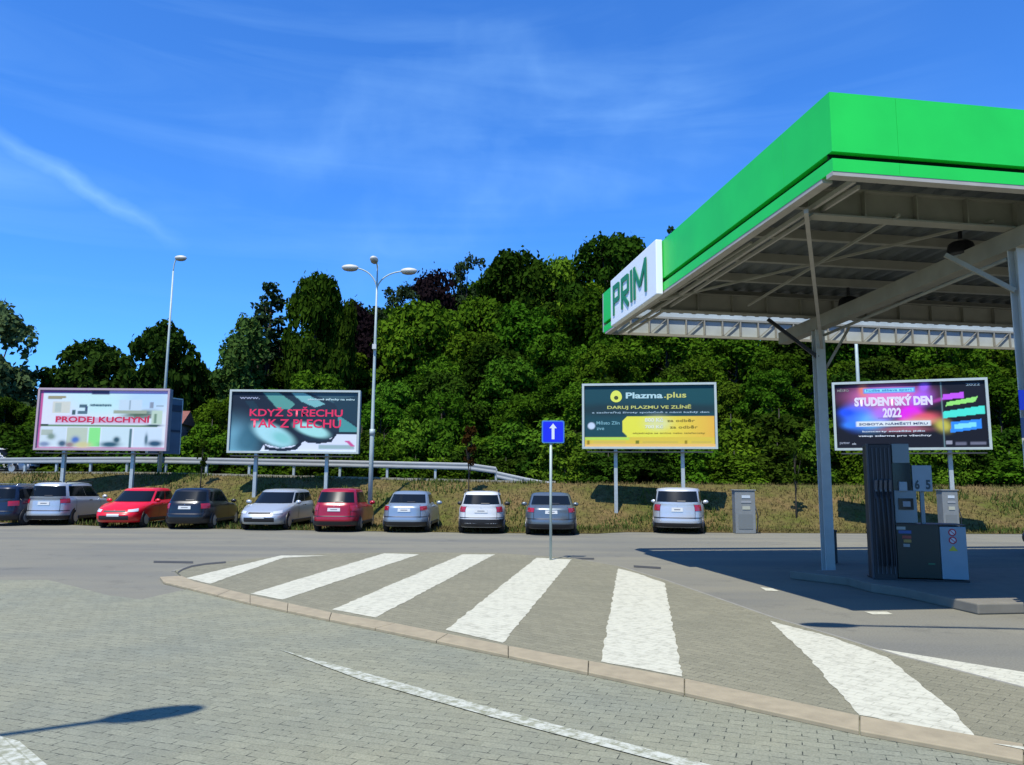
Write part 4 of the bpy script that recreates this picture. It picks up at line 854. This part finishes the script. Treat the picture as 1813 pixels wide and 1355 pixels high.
# columns (H section)
M_col = mat('column_paint', (.62, .64, .60), .5, noise=.12)
for c, nm in ((cF, 'far'), (cN, 'near')):
    mb = MB(); hz0 = .0; hz = ZB - .37 - hz0
    mb.box((c.x, c.y - .075, hz0 + hz / 2), (.20, .016, hz)); mb.box((c.x, c.y + .075, hz0 + hz / 2), (.20, .016, hz)); mb.box((c.x, c.y, hz0 + hz / 2), (.014, .134, hz)); mb.box((c.x, c.y, .015), (.34, .30, .03))
    mb.build('column', M_col, cpy)
# ceiling floodlights
for (px_, py_) in ((1503, 545), (1702, 452)):
    p = G(px_, py_, ZB - .12); q = loc(p); l = empty('ceiling_lamp', (p.x, p.y, ZB - .12), 0, 'round black floodlight hanging under the canopy %s' % ('near the far column' if px_ < 1600 else 'close to the near column'), 'lamp', 'floodlights under the canopy')
    MB().tube([(0, 0, .20), (0, 0, .17), (0, 0, .02), (0, 0, -.02)], [.13, .17, .21, .21], 20).build('shade', M_black, l, True); MB().tube([(0, 0, -.02), (0, 0, -.035)], .14, 20).build('lens', mat('flood_lens', (.30, .34, .34), .3), l)
    MB().tube([(0, 0, .25), (0, 0, .40)], .03, 8).build('hanger', M_black, l)
# white sign box on the left fascia
s0 = 0; M_sw = mat('sign_box_white', (1.05, 1.08, 1.06), .4); M_sg = mat('sign_letter_green', (.010, .26, .09), .5)
def uy(px_):                                   # distance along the left edge for a pixel column at mid fascia height
    best = None
    for i in range(400):
        u = LEN * 1.05 * i / 400; p = C0 + uV * u; d = p - Vector((0, 0, EYE)); zz = Vector((p.x, p.y, ZB + .5)) - Vector((0, 0, EYE)); x = CX + FPX * zz.dot(R_) / zz.dot(f_)
        if best is None or abs(x - px_) < best[0]: best = (abs(x - px_), u)
    return best[1]
ya, yb = uy(1174), uy(1092)
box = empty('roof_sign', (C0.x, C0.y, 0), TH, 'white roof sign with green letters on the left side of the canopy', 'sign')
MB().box((-.075, (ya + yb) / 2, ZB + .485), (.13, yb - ya, FH + .06)).build('sign_box', M_sw, box, bevel=.015)
lw, lh, gp, sw = (yb - ya) * .76, .68, .10, .115       # block letters P R I M standing on the panel
units = [.26, .28, .115 / lw * 1.0, .40]; tot = sum(units); scl = (lw - 3 * gp) / (lw * tot)
lt = MB(); cx0 = 0.0; ky = [0]
def stroke(x0, z0, x1, z1, w_=sw):
    ky[0] += 1; lt.bar((x0, -ky[0] * .0006, z0), (x1, -ky[0] * .0006, z1), w_, .012, up=(0, 1, 0))
for ch, un in zip('PRIM', units):
    w_ = un * scl * lw; h_ = sw / 2; a_, b_ = cx0 + h_, cx0 + w_ - h_
    if ch == 'I': a_ = b_ = cx0 + w_ / 2
    stroke(a_, 0, a_, lh)
    if ch in 'PR':
        stroke(a_, lh - h_, b_ - .04, lh - h_); stroke(a_, lh * .46, b_ - .04, lh * .46); stroke(b_ - .02, lh * .46 - h_ + .03, b_ - .02, lh - .03)
    if ch == 'R': stroke(a_ + .06, lh * .42, b_, 0)
    if ch == 'M': stroke(b_, 0, b_, lh); stroke(a_, lh - .05, (a_ + b_) / 2, lh * .30); stroke(b_, lh - .05, (a_ + b_) / 2, lh * .30)
    cx0 += w_ + gp
t_ = lt.build('lettering', M_sg, box); t_.rotation_euler = (0, 0, -math.pi / 2); t_.location = (-.150, yb - (yb - ya) * .07, ZB + .15)

# ------------------------------------------------------------------ pump island and petrol pump
il = G(1732, 1089); isl = [Vector((il.x, il.y, 0)), Vector((il.x, il.y, 0)) + vV * 9, Vector((il.x, il.y, 0)) + vV * 9 + uV * 4.2, Vector((il.x, il.y, 0)) + uV * 4.0 - vV * .55, Vector((5.85, 13.6, 0)), Vector((5.88, 12.75, 0)), Vector((6.15, 12.2, 0))]
tag(MB().prism([(p.x, p.y) for p in isl], 0, .15).build('pump_island', mat('island_concrete', (.22, .205, .16), .85, noise=.2, nscale=4), bevel=.02), kind='structure')
i2 = [Vector((6.05, 15.2, 0)), Vector((9.5, 15.7, 0)), Vector((9.4, 16.4, 0)), Vector((5.95, 15.95, 0))]
P1 = G(1717, 1032, .15); ang = math.radians(-13)
bestp = min((abs((CX + FPX * (P1 - Vector((math.cos(ang), math.sin(ang), 0)) * (l_ / 200) - Vector((0, 0, EYE))).dot(R_) / (P1 - Vector((math.cos(ang), math.sin(ang), 0)) * (l_ / 200) - Vector((0, 0, EYE))).dot(f_)) - 1548), l_ / 200) for l_ in range(200, 500))
P0 = P1 - Vector((math.cos(ang), math.sin(ang), 0)) * bestp[1]; pz = .15; sc_ = (P1 - P0).length / 1.77
pr = empty('petrol_pump', (P0.x, P0.y, .15), math.atan2((P1 - P0).y, (P1 - P0).x), 'tall petrol pump with black hose tower and grey cabinet, under the canopy', 'petrol pump')
M_pg = mat('pump_grey', (.20, .26, .27), .5, noise=.08); M_pd = mat('pump_dark_green', (.002, .012, .006), .4); M_pl = mat('pump_pale', (.26, .34, .38), .5, noise=.08); M_scr = mat('pump_screen', (.006, .012, .018), .15)
kx = sc_ / 100. ; X = lambda px_: (px_ - 1540) * kx; Z = lambda py_: (1031 - py_) * kx * 1.12
mb = MB(); mb.box((X(1563), .22, Z(782) / 2), (X(1586) - X(1541), .44, Z(782))); 
mb.build('hose_tower', M_black, pr, bevel=.02)
mb = MB(); 
for q in range(5): mb.box((X(1548 + 8 * q), -.012, Z(905)), (.018, .022, Z(790) - Z(1020)))
mb.box((X(1541) - .015, .03, Z(782) / 2), (.028, .08, Z(782))); mb.build('tower_rib', mat('rib_grey', (.05, .055, .065), .5), pr)
for q in range(4):
    x = X(1550 + 9 * q); z0 = Z(862); z1 = Z(1005)
    MB().tube([(x, -.05, z0), (x, -.15, z0 - .2), (x + .01, -.17, (z0 + z1) / 2), (x + .02, -.12, z1), (x + .03, -.06, z1 + .03)], .017, 8).build('hose', M_black, pr, True)
    nz_ = MB().bar((x, -.06, z0 - .05), (x, -.11, z0 + .12), .04, .05); nz_.box((x, -.09, z0 - .12), (.03, .03, .16)); nz_.build('nozzle', mat('nozzle_grey', (.10, .11, .12), .4), pr)
MB().box((X(1604), .20, (Z(782) + Z(818)) / 2), (X(1621) - X(1588), .36, Z(782) - Z(818))).build('head_box', M_pg, pr, bevel=.01)
MB().box((X(1604), .20, (Z(818) + Z(868)) / 2), (X(1622) - X(1587), .36, Z(818) - Z(868))).build('display', M_scr, pr)
MB().box((X(1604), .02, Z(861)), (.13, .10, .16)).build('keypad', M_pl, pr, bevel=.01)
hb = MB().box((X(1608), .22, (Z(868) + Z(928)) / 2), (X(1629) - X(1586), .42, Z(868) - Z(928))).build('terminal_cabinet', M_pg, pr, bevel=.015)
MB().box((X(1608), .0, Z(893)), (.23, .02, .19)).build('screen_frame', M_scr, hb); MB().box((X(1609), -.012, Z(893)), (.12, .01, .09)).build('screen', mat('lcd', (.22, .26, .30), .3), hb)
MB().box((X(1627), .24, (Z(929)) / 2 + .02), (X(1668) - X(1587), .46, Z(929) - .04)).build('pump_body', M_pd, pr, bevel=.01)
MB().box((X(1692.5), .24, Z(933) / 2 + .02), (X(1717) - X(1668.5), .48, Z(933) - .04)).build('pale_door', M_pl, pr, bevel=.012)
MB().box((X(1650), .24, Z(931) + .012), (X(1719) - X(1587), .50, .02)).build('worktop', M_black, pr)
MB().box((X(1628), .24, .01), (X(1719) - X(1541), .52, .04)).build('plinth', M_black, pr)
def disc(cx_, cz_, r, y, material, name, parent):
    MB().add([(cx_ + r * math.cos(k * math.pi / 10), y, cz_ + r * math.sin(k * math.pi / 10)) for k in range(20)], [tuple(range(20))]).build(name, material, parent)
cx_ = X(1691); M_sr = mat('sticker_red', (.45, .02, .05), .5); M_swt = mat('sticker_white', (.6, .62, .62), .5)
for zz in (Z(943), Z(957)):
    disc(cx_, zz, .062, -.003, M_sr, 'sticker', pr); disc(cx_, zz, .042, -.006, M_swt, 'sticker', pr); MB().bar((cx_ - .035, -.008, zz + .035), (cx_ + .035, -.008, zz - .035), .004, .012).build('sticker', M_sr, pr)
MB().add([(cx_ - .07, -.004, Z(976)), (cx_ + .07, -.004, Z(976)), (cx_, -.004, Z(966))], [(0, 1, 2)]).build('sticker', mat('sticker_yellow', (.55, .50, .03), .5), pr)
for (ax, az, cc, w_) in ((1596, 937, (.35, .38, .33), .14), (1603, 944, (.03, .10, .30), .20), (1606, 953, (.30, .05, .03), .14), (1607, 960, (.35, .22, .04), .12), (1605, 968, (.25, .27, .26), .10)):
    MB().box((X(ax), .008, Z(az)), (w_, .006, .05)).build('sticker', mat('stk_%d' % az, cc, .5), pr)
MB().box((X(1650), .007, Z(1000)), (.10, .004, .02)).build('sticker', mat('stk_green', (.02, .18, .08), .5), pr)
np_ = MB().box((X(1642.5), .06, (Z(822) + Z(870)) / 2), (X(1661) - X(1624), .08, Z(822) - Z(870))).build('number_panel', M_pl, pr, bevel=.008)
MB().bar((X(1642), .10, Z(870)), (X(1642), .10, Z(929)), .06, .06).build('panel_bracket', M_pg, pr)
put_text('lettering', '6', X(1627.5), Z(866), X(1636.5) - X(1627.5), .16, .014, mat('digit_dark', (.02, .05, .06), .5), np_, .04); put_text('lettering', '5', X(1648), Z(866), X(1657) - X(1648), .16, .014, mat('digit_dark', (.02, .05, .06), .5), np_, .04)
# black bin beside the far column
bp_ = G(1480, 1000, 0.0); bn = empty('bin', (bp_.x, bp_.y + .25, 0), 0, 'narrow black bin beside the steel column', 'bin')
MB().box((0, 0, .36), (.20, .28, .68)).build('bin_body', M_black, bn, bevel=.02); MB().box((0, 0, .72), (.22, .30, .05)).build('lid', M_black, bn, bevel=.01)
# blue plate on the near column
bp2 = D(1822, 708, 9.75); bs = empty('notice_sign', (bp2.x + .02, 9.80, bp2.z), TH, 'small blue notice on the near column at the right edge', 'sign')
MB().box((0, 0, 0), (.26, .012, .26)).build('plate', mat('notice_blue', (.0, .02, .45), .5), bs); MB().box((0, 0, -.36), (.26, .012, .26)).build('plate', mat('notice_navy', (.01, .03, .10), .5), bs)
# service cabinets at the edge of the grass
def cabinet(px0, px1, pyb, pyt, Y, label, acc):
    a = D(px0, pyb, Y); b_ = D(px1, pyb, Y); w_ = b_.x - a.x; h = D(px0, pyt, Y).z - max(0, ground_z((a.x + b_.x) / 2, Y)); o = empty('service_cabinet', ((a.x + b_.x) / 2, Y, 0), 0, label, 'service cabinet')
    gy = mat('cabinet_grey', (.23, .25, .25), .55, noise=.15); MB().box((0, .2, h / 2), (w_, .4, h)).build('cabinet_body', gy, o, bevel=.02)
    MB().box((0, .2, h + .02), (w_ + .06, .46, .04)).build('cap', gy, o, bevel=.01); MB().box((.03, -.008, h * .86), (w_ * .42, .016, .10)).build('display', mat('cab_light', (.55, .62, .66), .4), o)
    MB().box((.03, -.008, h * .60), (w_ * .38, .016, .12)).build('button_panel', mat('cab_panel', (.45, .46, .36), .5), o); MB().box((0, -.006, h * .28), (w_ * .7, .012, h * .34)).build('door', mat('cab_door', (.17, .19, .19), .6), o)
    MB().box((.03, -.008, h * .74), (w_ * .5, .014, .07)).build('slot', mat('cab_slot', (.32, .34, .35), .5), o); MB().tube([(w_ / 2, .1, h * .7), (w_ / 2 + .10, .05, h * .4), (w_ / 2 + .05, .05, .06), (w_ / 2 + .16, .0, .03)], .02, 8).build('hose', M_black, o, True)
    return o
cabinet(1303, 1339, 942, 869, 27.7, 'wide grey air and water cabinet standing right of the silver car', 0)
cabinet(1672, 1700, 936, 869, 28.1, 'narrow grey service cabinet seen between the pump and the bank', 0)

# ------------------------------------------------------------------ cars
M_glass = mat('car_glass', (.008, .011, .014), .12, spec=.22); M_tyre = mat('tyre_rubber', (.012, .012, .012), .85); M_rim = mat('wheel_rim', (.42, .43, .44), .35, metal=.6)
M_tl = mat('tail_light_red', (.42, .012, .03), .2, coat=.6); M_hl = mat('headlight_glass', (.62, .66, .70), .12, coat=.8); M_pt = mat('number_plate', (.70, .72, .70), .5); M_dkp = mat('dark_trim', (.018, .018, .02), .5); M_orange = mat('indicator', (.55, .20, .03), .3)
M_ink = mat('plate_ink', (.02, .02, .02), .5); M_chr = mat('chrome', (.6, .62, .64), .2, metal=.8)
def paint(name, col, metal=.0): return mat(name, col, .30, metal=metal, coat=.35)
def make_car(name, label, loc_, rz, pm, kind='hatch', L=4.2, W=1.72, H=1.46, dark_bumper=False, z0=0.0, lights='split', plate_low=False, roof=None, group='cars parked along the bank'):
    o = empty(name, (loc_[0], loc_[1], z0), rz, label, 'car', group); hl = L / 2; n = 72; body = MB()
    belt = {'mpv': .98, 'suv': 1.0}.get(kind, .90); bon = {'mpv': .84, 'suv': .90}.get(kind, .72)
    rbase = {'sedan': -hl + .62, 'hatch': -hl + .10, 'estate': -hl + .08, 'mpv': -hl + .06, 'suv': -hl + .08}[kind]; rroof = {'sedan': -hl + 1.25, 'hatch': -hl + .48, 'estate': -hl + .34, 'mpv': -hl + .26, 'suv': -hl + .38}[kind]
    fbase = hl - (1.10 if kind != 'mpv' else .85); froof = hl - (1.85 if kind != 'mpv' else 1.65)
    def deck(y): return lerp(y, [-hl, -hl + .5, fbase - .3, fbase, hl - .35, hl], [belt + .03, belt + .05, belt, belt - .01, bon + .02, bon - .05])
    rings = [  # half width, y_rear, y_front, z, deckweight, exponent
        (W / 2 - .14, -hl + .22, hl - .25, .20, 0, 4.6), (W / 2 - .05, -hl + .07, hl - .10, .23, 0, 4.6), (W / 2 - .015, -hl + .005, hl - .01, .36, 0, 4.5), (W / 2 - .005, -hl, hl, .50, 0, 4.4), (W / 2, -hl + .035, hl - .03, .56, .3, 4.4), (W / 2, -hl + .045, hl - .06, .68, .7, 4.4),
        (W / 2 - .01, -hl + .06, hl - .11, .80, 1, 4.3), (W / 2 - .045, -hl + .085, hl - .19, .885, 1, 4.3)]
    pts = []
    def ring(hw, y0, y1, zf, ex):
        yc = (y0 + y1) / 2; h = (y1 - y0) / 2; r = []
        for k in range(n):
            a = 2 * math.pi * k / n; c, s = math.cos(a), math.sin(a); x = hw * math.copysign(abs(c) ** (2 / ex), c); y = yc + h * math.copysign(abs(s) ** (2 / ex), s); r.append(Vector((x, y, zf(y))))
        return r
    for hw, y0, y1, z, dw, ex in rings: pts.append(ring(hw, y0, y1, lambda y, z=z, dw=dw: z * ((1 - dw) + dw * deck(y) / .90), ex))
    pts.append(ring(W / 2 - .085, rbase, fbase, lambda y: deck(y) + .005, 4.4)); KB = len(pts) - 1
    rw = W / 2 * (.755 if kind != 'suv' else .82)
    pts.append(ring(rw + .015, rroof - .04, froof + .05, lambda y: H - .085, 4.2)); pts.append(ring(rw - .05, rroof + .05, froof - .06, lambda y: H - .03, 3.8)); pts.append(ring(rw * .55, rroof + .35, froof - .4, lambda y: H, 3.2))
    vs = [p for r in pts for p in r]; fs = []
    for k in range(len(pts) - 1):
        for i in range(n): fs.append((k * n + i, k * n + (i + 1) % n, (k + 1) * n + (i + 1) % n, (k + 1) * n + i))
    fs.append(tuple(range(n))[::-1]); fs.append(tuple((len(pts) - 1) * n + i for i in range(n)))
    body.add(vs, fs); bo_ = body.build('body', pm, o, True)
    def S(a, k):                                   # point on the skin: a = angle in turns*2pi, k = ring number (float)
        k0 = min(int(k), len(pts) - 2); t = k - k0; i = (a / (2 * math.pi) * n) % n; i0 = int(i); ti = i - i0
        g = lambda r: pts[r][i0 % n].lerp(pts[r][(i0 + 1) % n], ti); return g(k0).lerp(g(k0 + 1), t)
    def ang_x(x, hw, front, ex=4.4): c = max(-1, min(1, x / hw)); ca = math.copysign(abs(c) ** (ex / 2), c); return math.acos(ca) * (1 if front else -1)
    def ang_y(y, y0, y1, right, ex=4.4):
        s = max(-1, min(1, (y - (y0 + y1) / 2) / ((y1 - y0) / 2))); sa = math.copysign(abs(s) ** (ex / 2), s); a = math.asin(sa); return a if right else math.pi - a
    def patch(nm, a0, a1, k0, k1, material, off=.007, nu=10, nv=4, par=None):
        mb = MB(); cc = Vector((0, 0, .8)); V = []
        for j in range(nv + 1):
            for i in range(nu + 1):
                a = a0 + (a1 - a0) * i / nu; k = k0 + (k1 - k0) * j / nv; p = S(a, k); e = 1e-2; du = S(a + e, k) - S(a - e, k); dv = S(a, min(len(pts) - 1.01, k + .06)) - S(a, max(0, k - .06)); nrm = du.cross(dv)
                nrm = nrm.normalized() if nrm.length > 1e-9 else Vector((0, 0, 1))
                if nrm.dot(p - cc) < 0: nrm = -nrm
                V.append(p + nrm * off)
        mb.add(V, [(j * (nu + 1) + i, j * (nu + 1) + i + 1, (j + 1) * (nu + 1) + i + 1, (j + 1) * (nu + 1) + i) for j in range(nv) for i in range(nu)]); return mb.build(nm, material, par or o, True)
    wb = W / 2 - .085
    patch('rear_window', ang_x(-wb * .86, wb, False), ang_x(wb * .86, wb, False), KB + .14, KB + .90, M_glass)
    patch('windscreen', ang_x(wb * .90, wb, True), ang_x(-wb * .90, wb, True), KB + .06, KB + .92, M_glass)
    for right in (True, False):
        ya_, yb_ = (rbase + .42 if kind != 'sedan' else rbase + .55), fbase - .42; mid = (ya_ + yb_) / 2 + .05
        for (s0_, s1_) in ((ya_, mid - .05), (mid + .05, yb_)): patch('side_window', ang_y(s0_, rbase, fbase, right), ang_y(s1_, rbase, fbase, right), KB + .12, KB + .90, M_glass)
    hwr = W / 2
    for sgn in (-1, 1):
        a_in = ang_x(sgn * hwr * .66, hwr, False); a_out = ang_y(-hl + .42, -hl, hl, True) if sgn > 0 else ang_y(-hl + .42, -hl, hl, False) - 2 * math.pi
        k0, k1 = (5.5, 6.8) if kind in ('sedan',) else ((5.3, 6.9) if kind != 'mpv' else (5.6, 7.4)); patch('tail_light', a_in, a_out, k0, k1, M_tl, .012)
        a_in = ang_x(sgn * hwr * .56, hwr, True); a_out = ang_y(hl - .30, -hl, hl, sgn > 0); patch('headlight', a_in, a_out, 5.1, 6.5, M_hl, .012)
    gr_ = patch('grille', ang_x(-hwr * .46, hwr, True), ang_x(hwr * .46, hwr, True), 5.15, 6.2, M_dkp, .008)
    patch('air_intake', ang_x(-hwr * .62, hwr, True), ang_x(hwr * .62, hwr, True), 1.6, 2.7, M_dkp, .010)
    patch('bumper', ang_x(-hwr * .97, hwr, False), ang_x(hwr * .97, hwr, False), .5, (3.0 if dark_bumper else 2.15), M_dkp, .010, 24)  # dark lower bumper, extended to paint in the shade under the tail too
    patch('trim_strip', ang_x(-hwr * .9, hwr, False), ang_x(hwr * .9, hwr, False), 3.55, 3.9, M_dkp, .010, 24)
    kp = (2.2, 3.1) if plate_low else (5.15, 6.0)
    pl_ = patch('number_plate', ang_x(-.25, hwr, False), ang_x(.25, hwr, False), *kp, M_pt, .016); patch('plate_characters', ang_x(-.19, hwr, False), ang_x(.19, hwr, False), kp[0] + .35, kp[1] - .32, mat('plate_grey', (.18, .18, .19), .5), .020, par=pl_)
    patch('number_plate', ang_x(.25, hwr, True), ang_x(-.25, hwr, True), 2.5, 3.25, M_pt, .018)
    patch('badge', ang_x(-.045, hwr, False), ang_x(.045, hwr, False), 6.35, 6.75, M_chr, .016, 4, 2); patch('badge', ang_x(.05, hwr, True), ang_x(-.05, hwr, True), 5.9, 6.35, M_chr, .016, 4, 2)
    for sgn in (-1, 1):
        MB().ellipsoid((sgn * (W / 2 + .06), fbase - .42, belt + .07), (.11, .06, .075), 12, 6).build('mirror', pm if not dark_bumper else M_dkp, o, True)
        MB().box((sgn * (W / 2 - .018), -.05, .30), (.05, L * .5, .10)).build('sill', M_dkp, o, bevel=.015)
        for yw in (-hl + .86, hl - .88):
            x = sgn * (W / 2 - .034); arch = [(x, yw + .37 * math.cos(t), .31 + .37 * math.sin(t)) for t in [math.radians(-15 + 210 * i / 20) for i in range(21)]]; arch2 = [(x - sgn * .06, a[1], a[2]) for a in arch]
            MB().add(arch + arch2, [tuple(range(21)), tuple(range(21, 42))[::-1]] + [(i, (i + 1) % 21, 21 + (i + 1) % 21, 21 + i) for i in range(21)]).build('wheel_arch', M_dkp, o)
            wh = MB().tube([(sgn * (W / 2 - .20), yw, .31), (sgn * (W / 2 - .18), yw, .31), (sgn * (W / 2 - .05), yw, .31), (sgn * (W / 2 - .028), yw, .31)], [.27, .31, .31, .27], 28).build('wheel', M_tyre, o, True)
            rm = MB(); xr = sgn * (W / 2 - .022); rm.tube([(xr - sgn * .02, yw, .31), (xr, yw, .31)], [.19, .19], 20); rm.build('rim', M_rim, wh)
    for right in (True, False):
        for q_, ys in enumerate((fbase - .55, -.10, rbase + .75)):
            patch('door_seam', ang_y(ys - .008, -hl, hl, right), ang_y(ys + .008, -hl, hl, right), 2.2, 7.4, M_dkp, .005, 1, 8)
        for ys in (-.32, fbase - 1.75): patch('door_handle', ang_y(ys, -hl, hl, right), ang_y(ys + .17, -hl, hl, right), 6.2, 6.5, M_dkp, .018, 3, 1)
    for sgn in (-1, 1): patch('tailgate_seam', ang_x(sgn * hwr * .66 - .007, hwr, False), ang_x(sgn * hwr * .66 + .007, hwr, False), 3.2, 7.6, M_dkp, .006, 1, 8)
    patch('rear_wiper', ang_x(-.02, wb, False), ang_x(.30, wb, False), KB + .16, KB + .22, M_dkp, .03, 4, 1)
    if roof:
        for sgn in (-1, 1): MB().tube([(sgn * rw * .93, rroof + .1, H - .02), (sgn * rw * .93, rroof + .2, H + .04), (sgn * rw * .93, froof - .2, H + .03), (sgn * rw * .93, froof - .1, H - .04)], .018, 8).build('roof_rail', M_chr if roof == 2 else M_dkp, o, True)
    return o
def park(px0, px1, pyb, rz_deg, front, L, W, **k):
    """near end centred between px0 and px1 with tyres on pixel row pyb"""
    a = G((px0 + px1) / 2, pyb); r = math.radians(rz_deg); dirv = Vector((-math.sin(r), math.cos(r), 0)); c = a + dirv * (L / 2 - .1)
    return dict(loc_=(c.x, c.y), rz=r + (math.pi if front else 0), L=L, W=W, **k)
silver = paint('silver_paint', (.40, .44, .47), .45); silver2 = paint('light_silver_paint', (.46, .49, .52), .4); grey = paint('grey_paint', (.20, .24, .28), .5); red = paint('red_paint', (.72, .002, .012)); dred = paint('dark_red_paint', (.27, .004, .016), .1)
black = paint('black_paint', (.006, .007, .010)); white = paint('white_paint', (.68, .70, .70)); dblue = paint('dark_blue_paint', (.008, .014, .035)); bluegrey = paint('blue_grey_paint', (.24, .30, .36), .45); dgrey = paint('dark_grey_paint', (.12, .15, .17), .5)
make_car('parked_car', 'dark blue car with a pale roof, cut by the left edge of the photo', **park(-58, 22, 932, -2, False, 4.4, 1.76, pm=dblue, kind='estate', H=1.50, roof=2))
make_car('parked_car', 'silver people carrier seen from behind at the left of the row', **park(38, 112, 931, 4, False, 4.25, 1.72, pm=silver, kind='mpv', H=1.62, roof=1))
make_car('parked_car', 'bright red small car facing the camera', **park(154, 246, 936, 1, True, 3.95, 1.70, pm=red, kind='hatch', H=1.44))
make_car('parked_car', 'black hatchback with pale bumper seen from behind, beside the bright red car', **park(284, 366, 938, 2, False, 4.1, 1.68, pm=black, kind='hatch', H=1.46))
make_car('parked_car', 'silver saloon facing the camera between the black hatchback and the dark red car', **park(413, 502, 940, -2, True, 4.5, 1.74, pm=silver, kind='hatch', H=1.44))
make_car('parked_car', 'dark red hatchback seen from behind', **park(548, 632, 943, 0, False, 3.9, 1.68, pm=dred, kind='hatch', H=1.50))
make_car('parked_car', 'blue grey saloon seen from behind, right of the lamp pole', **park(673, 756, 944, -1, False, 4.4, 1.68, pm=bluegrey, kind='sedan', H=1.42))
make_car('parked_car', 'white estate car with black bumper seen from behind', **park(810, 892, 946, 0, False, 4.2, 1.64, pm=white, kind='estate', H=1.44, dark_bumper=True, roof=1))
make_car('parked_car', 'dark grey saloon behind the blue sign pole', **park(932, 1020, 949, -2, False, 4.4, 1.78, pm=dgrey, kind='sedan', H=1.42, plate_low=False))
make_car('parked_car', 'silver crossover car standing alone at the right end of the row', **park(1153, 1247, 946, -14, False, 4.4, 1.84, pm=silver2, kind='suv', H=1.62, dark_bumper=False))
q = G(1796, 989); make_car('parked_car', 'dark blue car whose nose just shows at the right edge', (q.x + 3.15, q.y + .8), math.pi / 2, paint('blue_paint', (.01, .05, .11)), 'hatch', 4.2, 1.74, 1.46, group='cars beyond the parked row')
q = D(30, 800, 44.5); make_car('road_car', 'white car driving on the road behind the guard rail at far left', (q.x - .75, 44.2), -math.pi / 2, white, 'hatch', 4.3, 1.75, 1.50, z0=ground_z(q.x, 44) + .03, group='cars beyond the parked row')
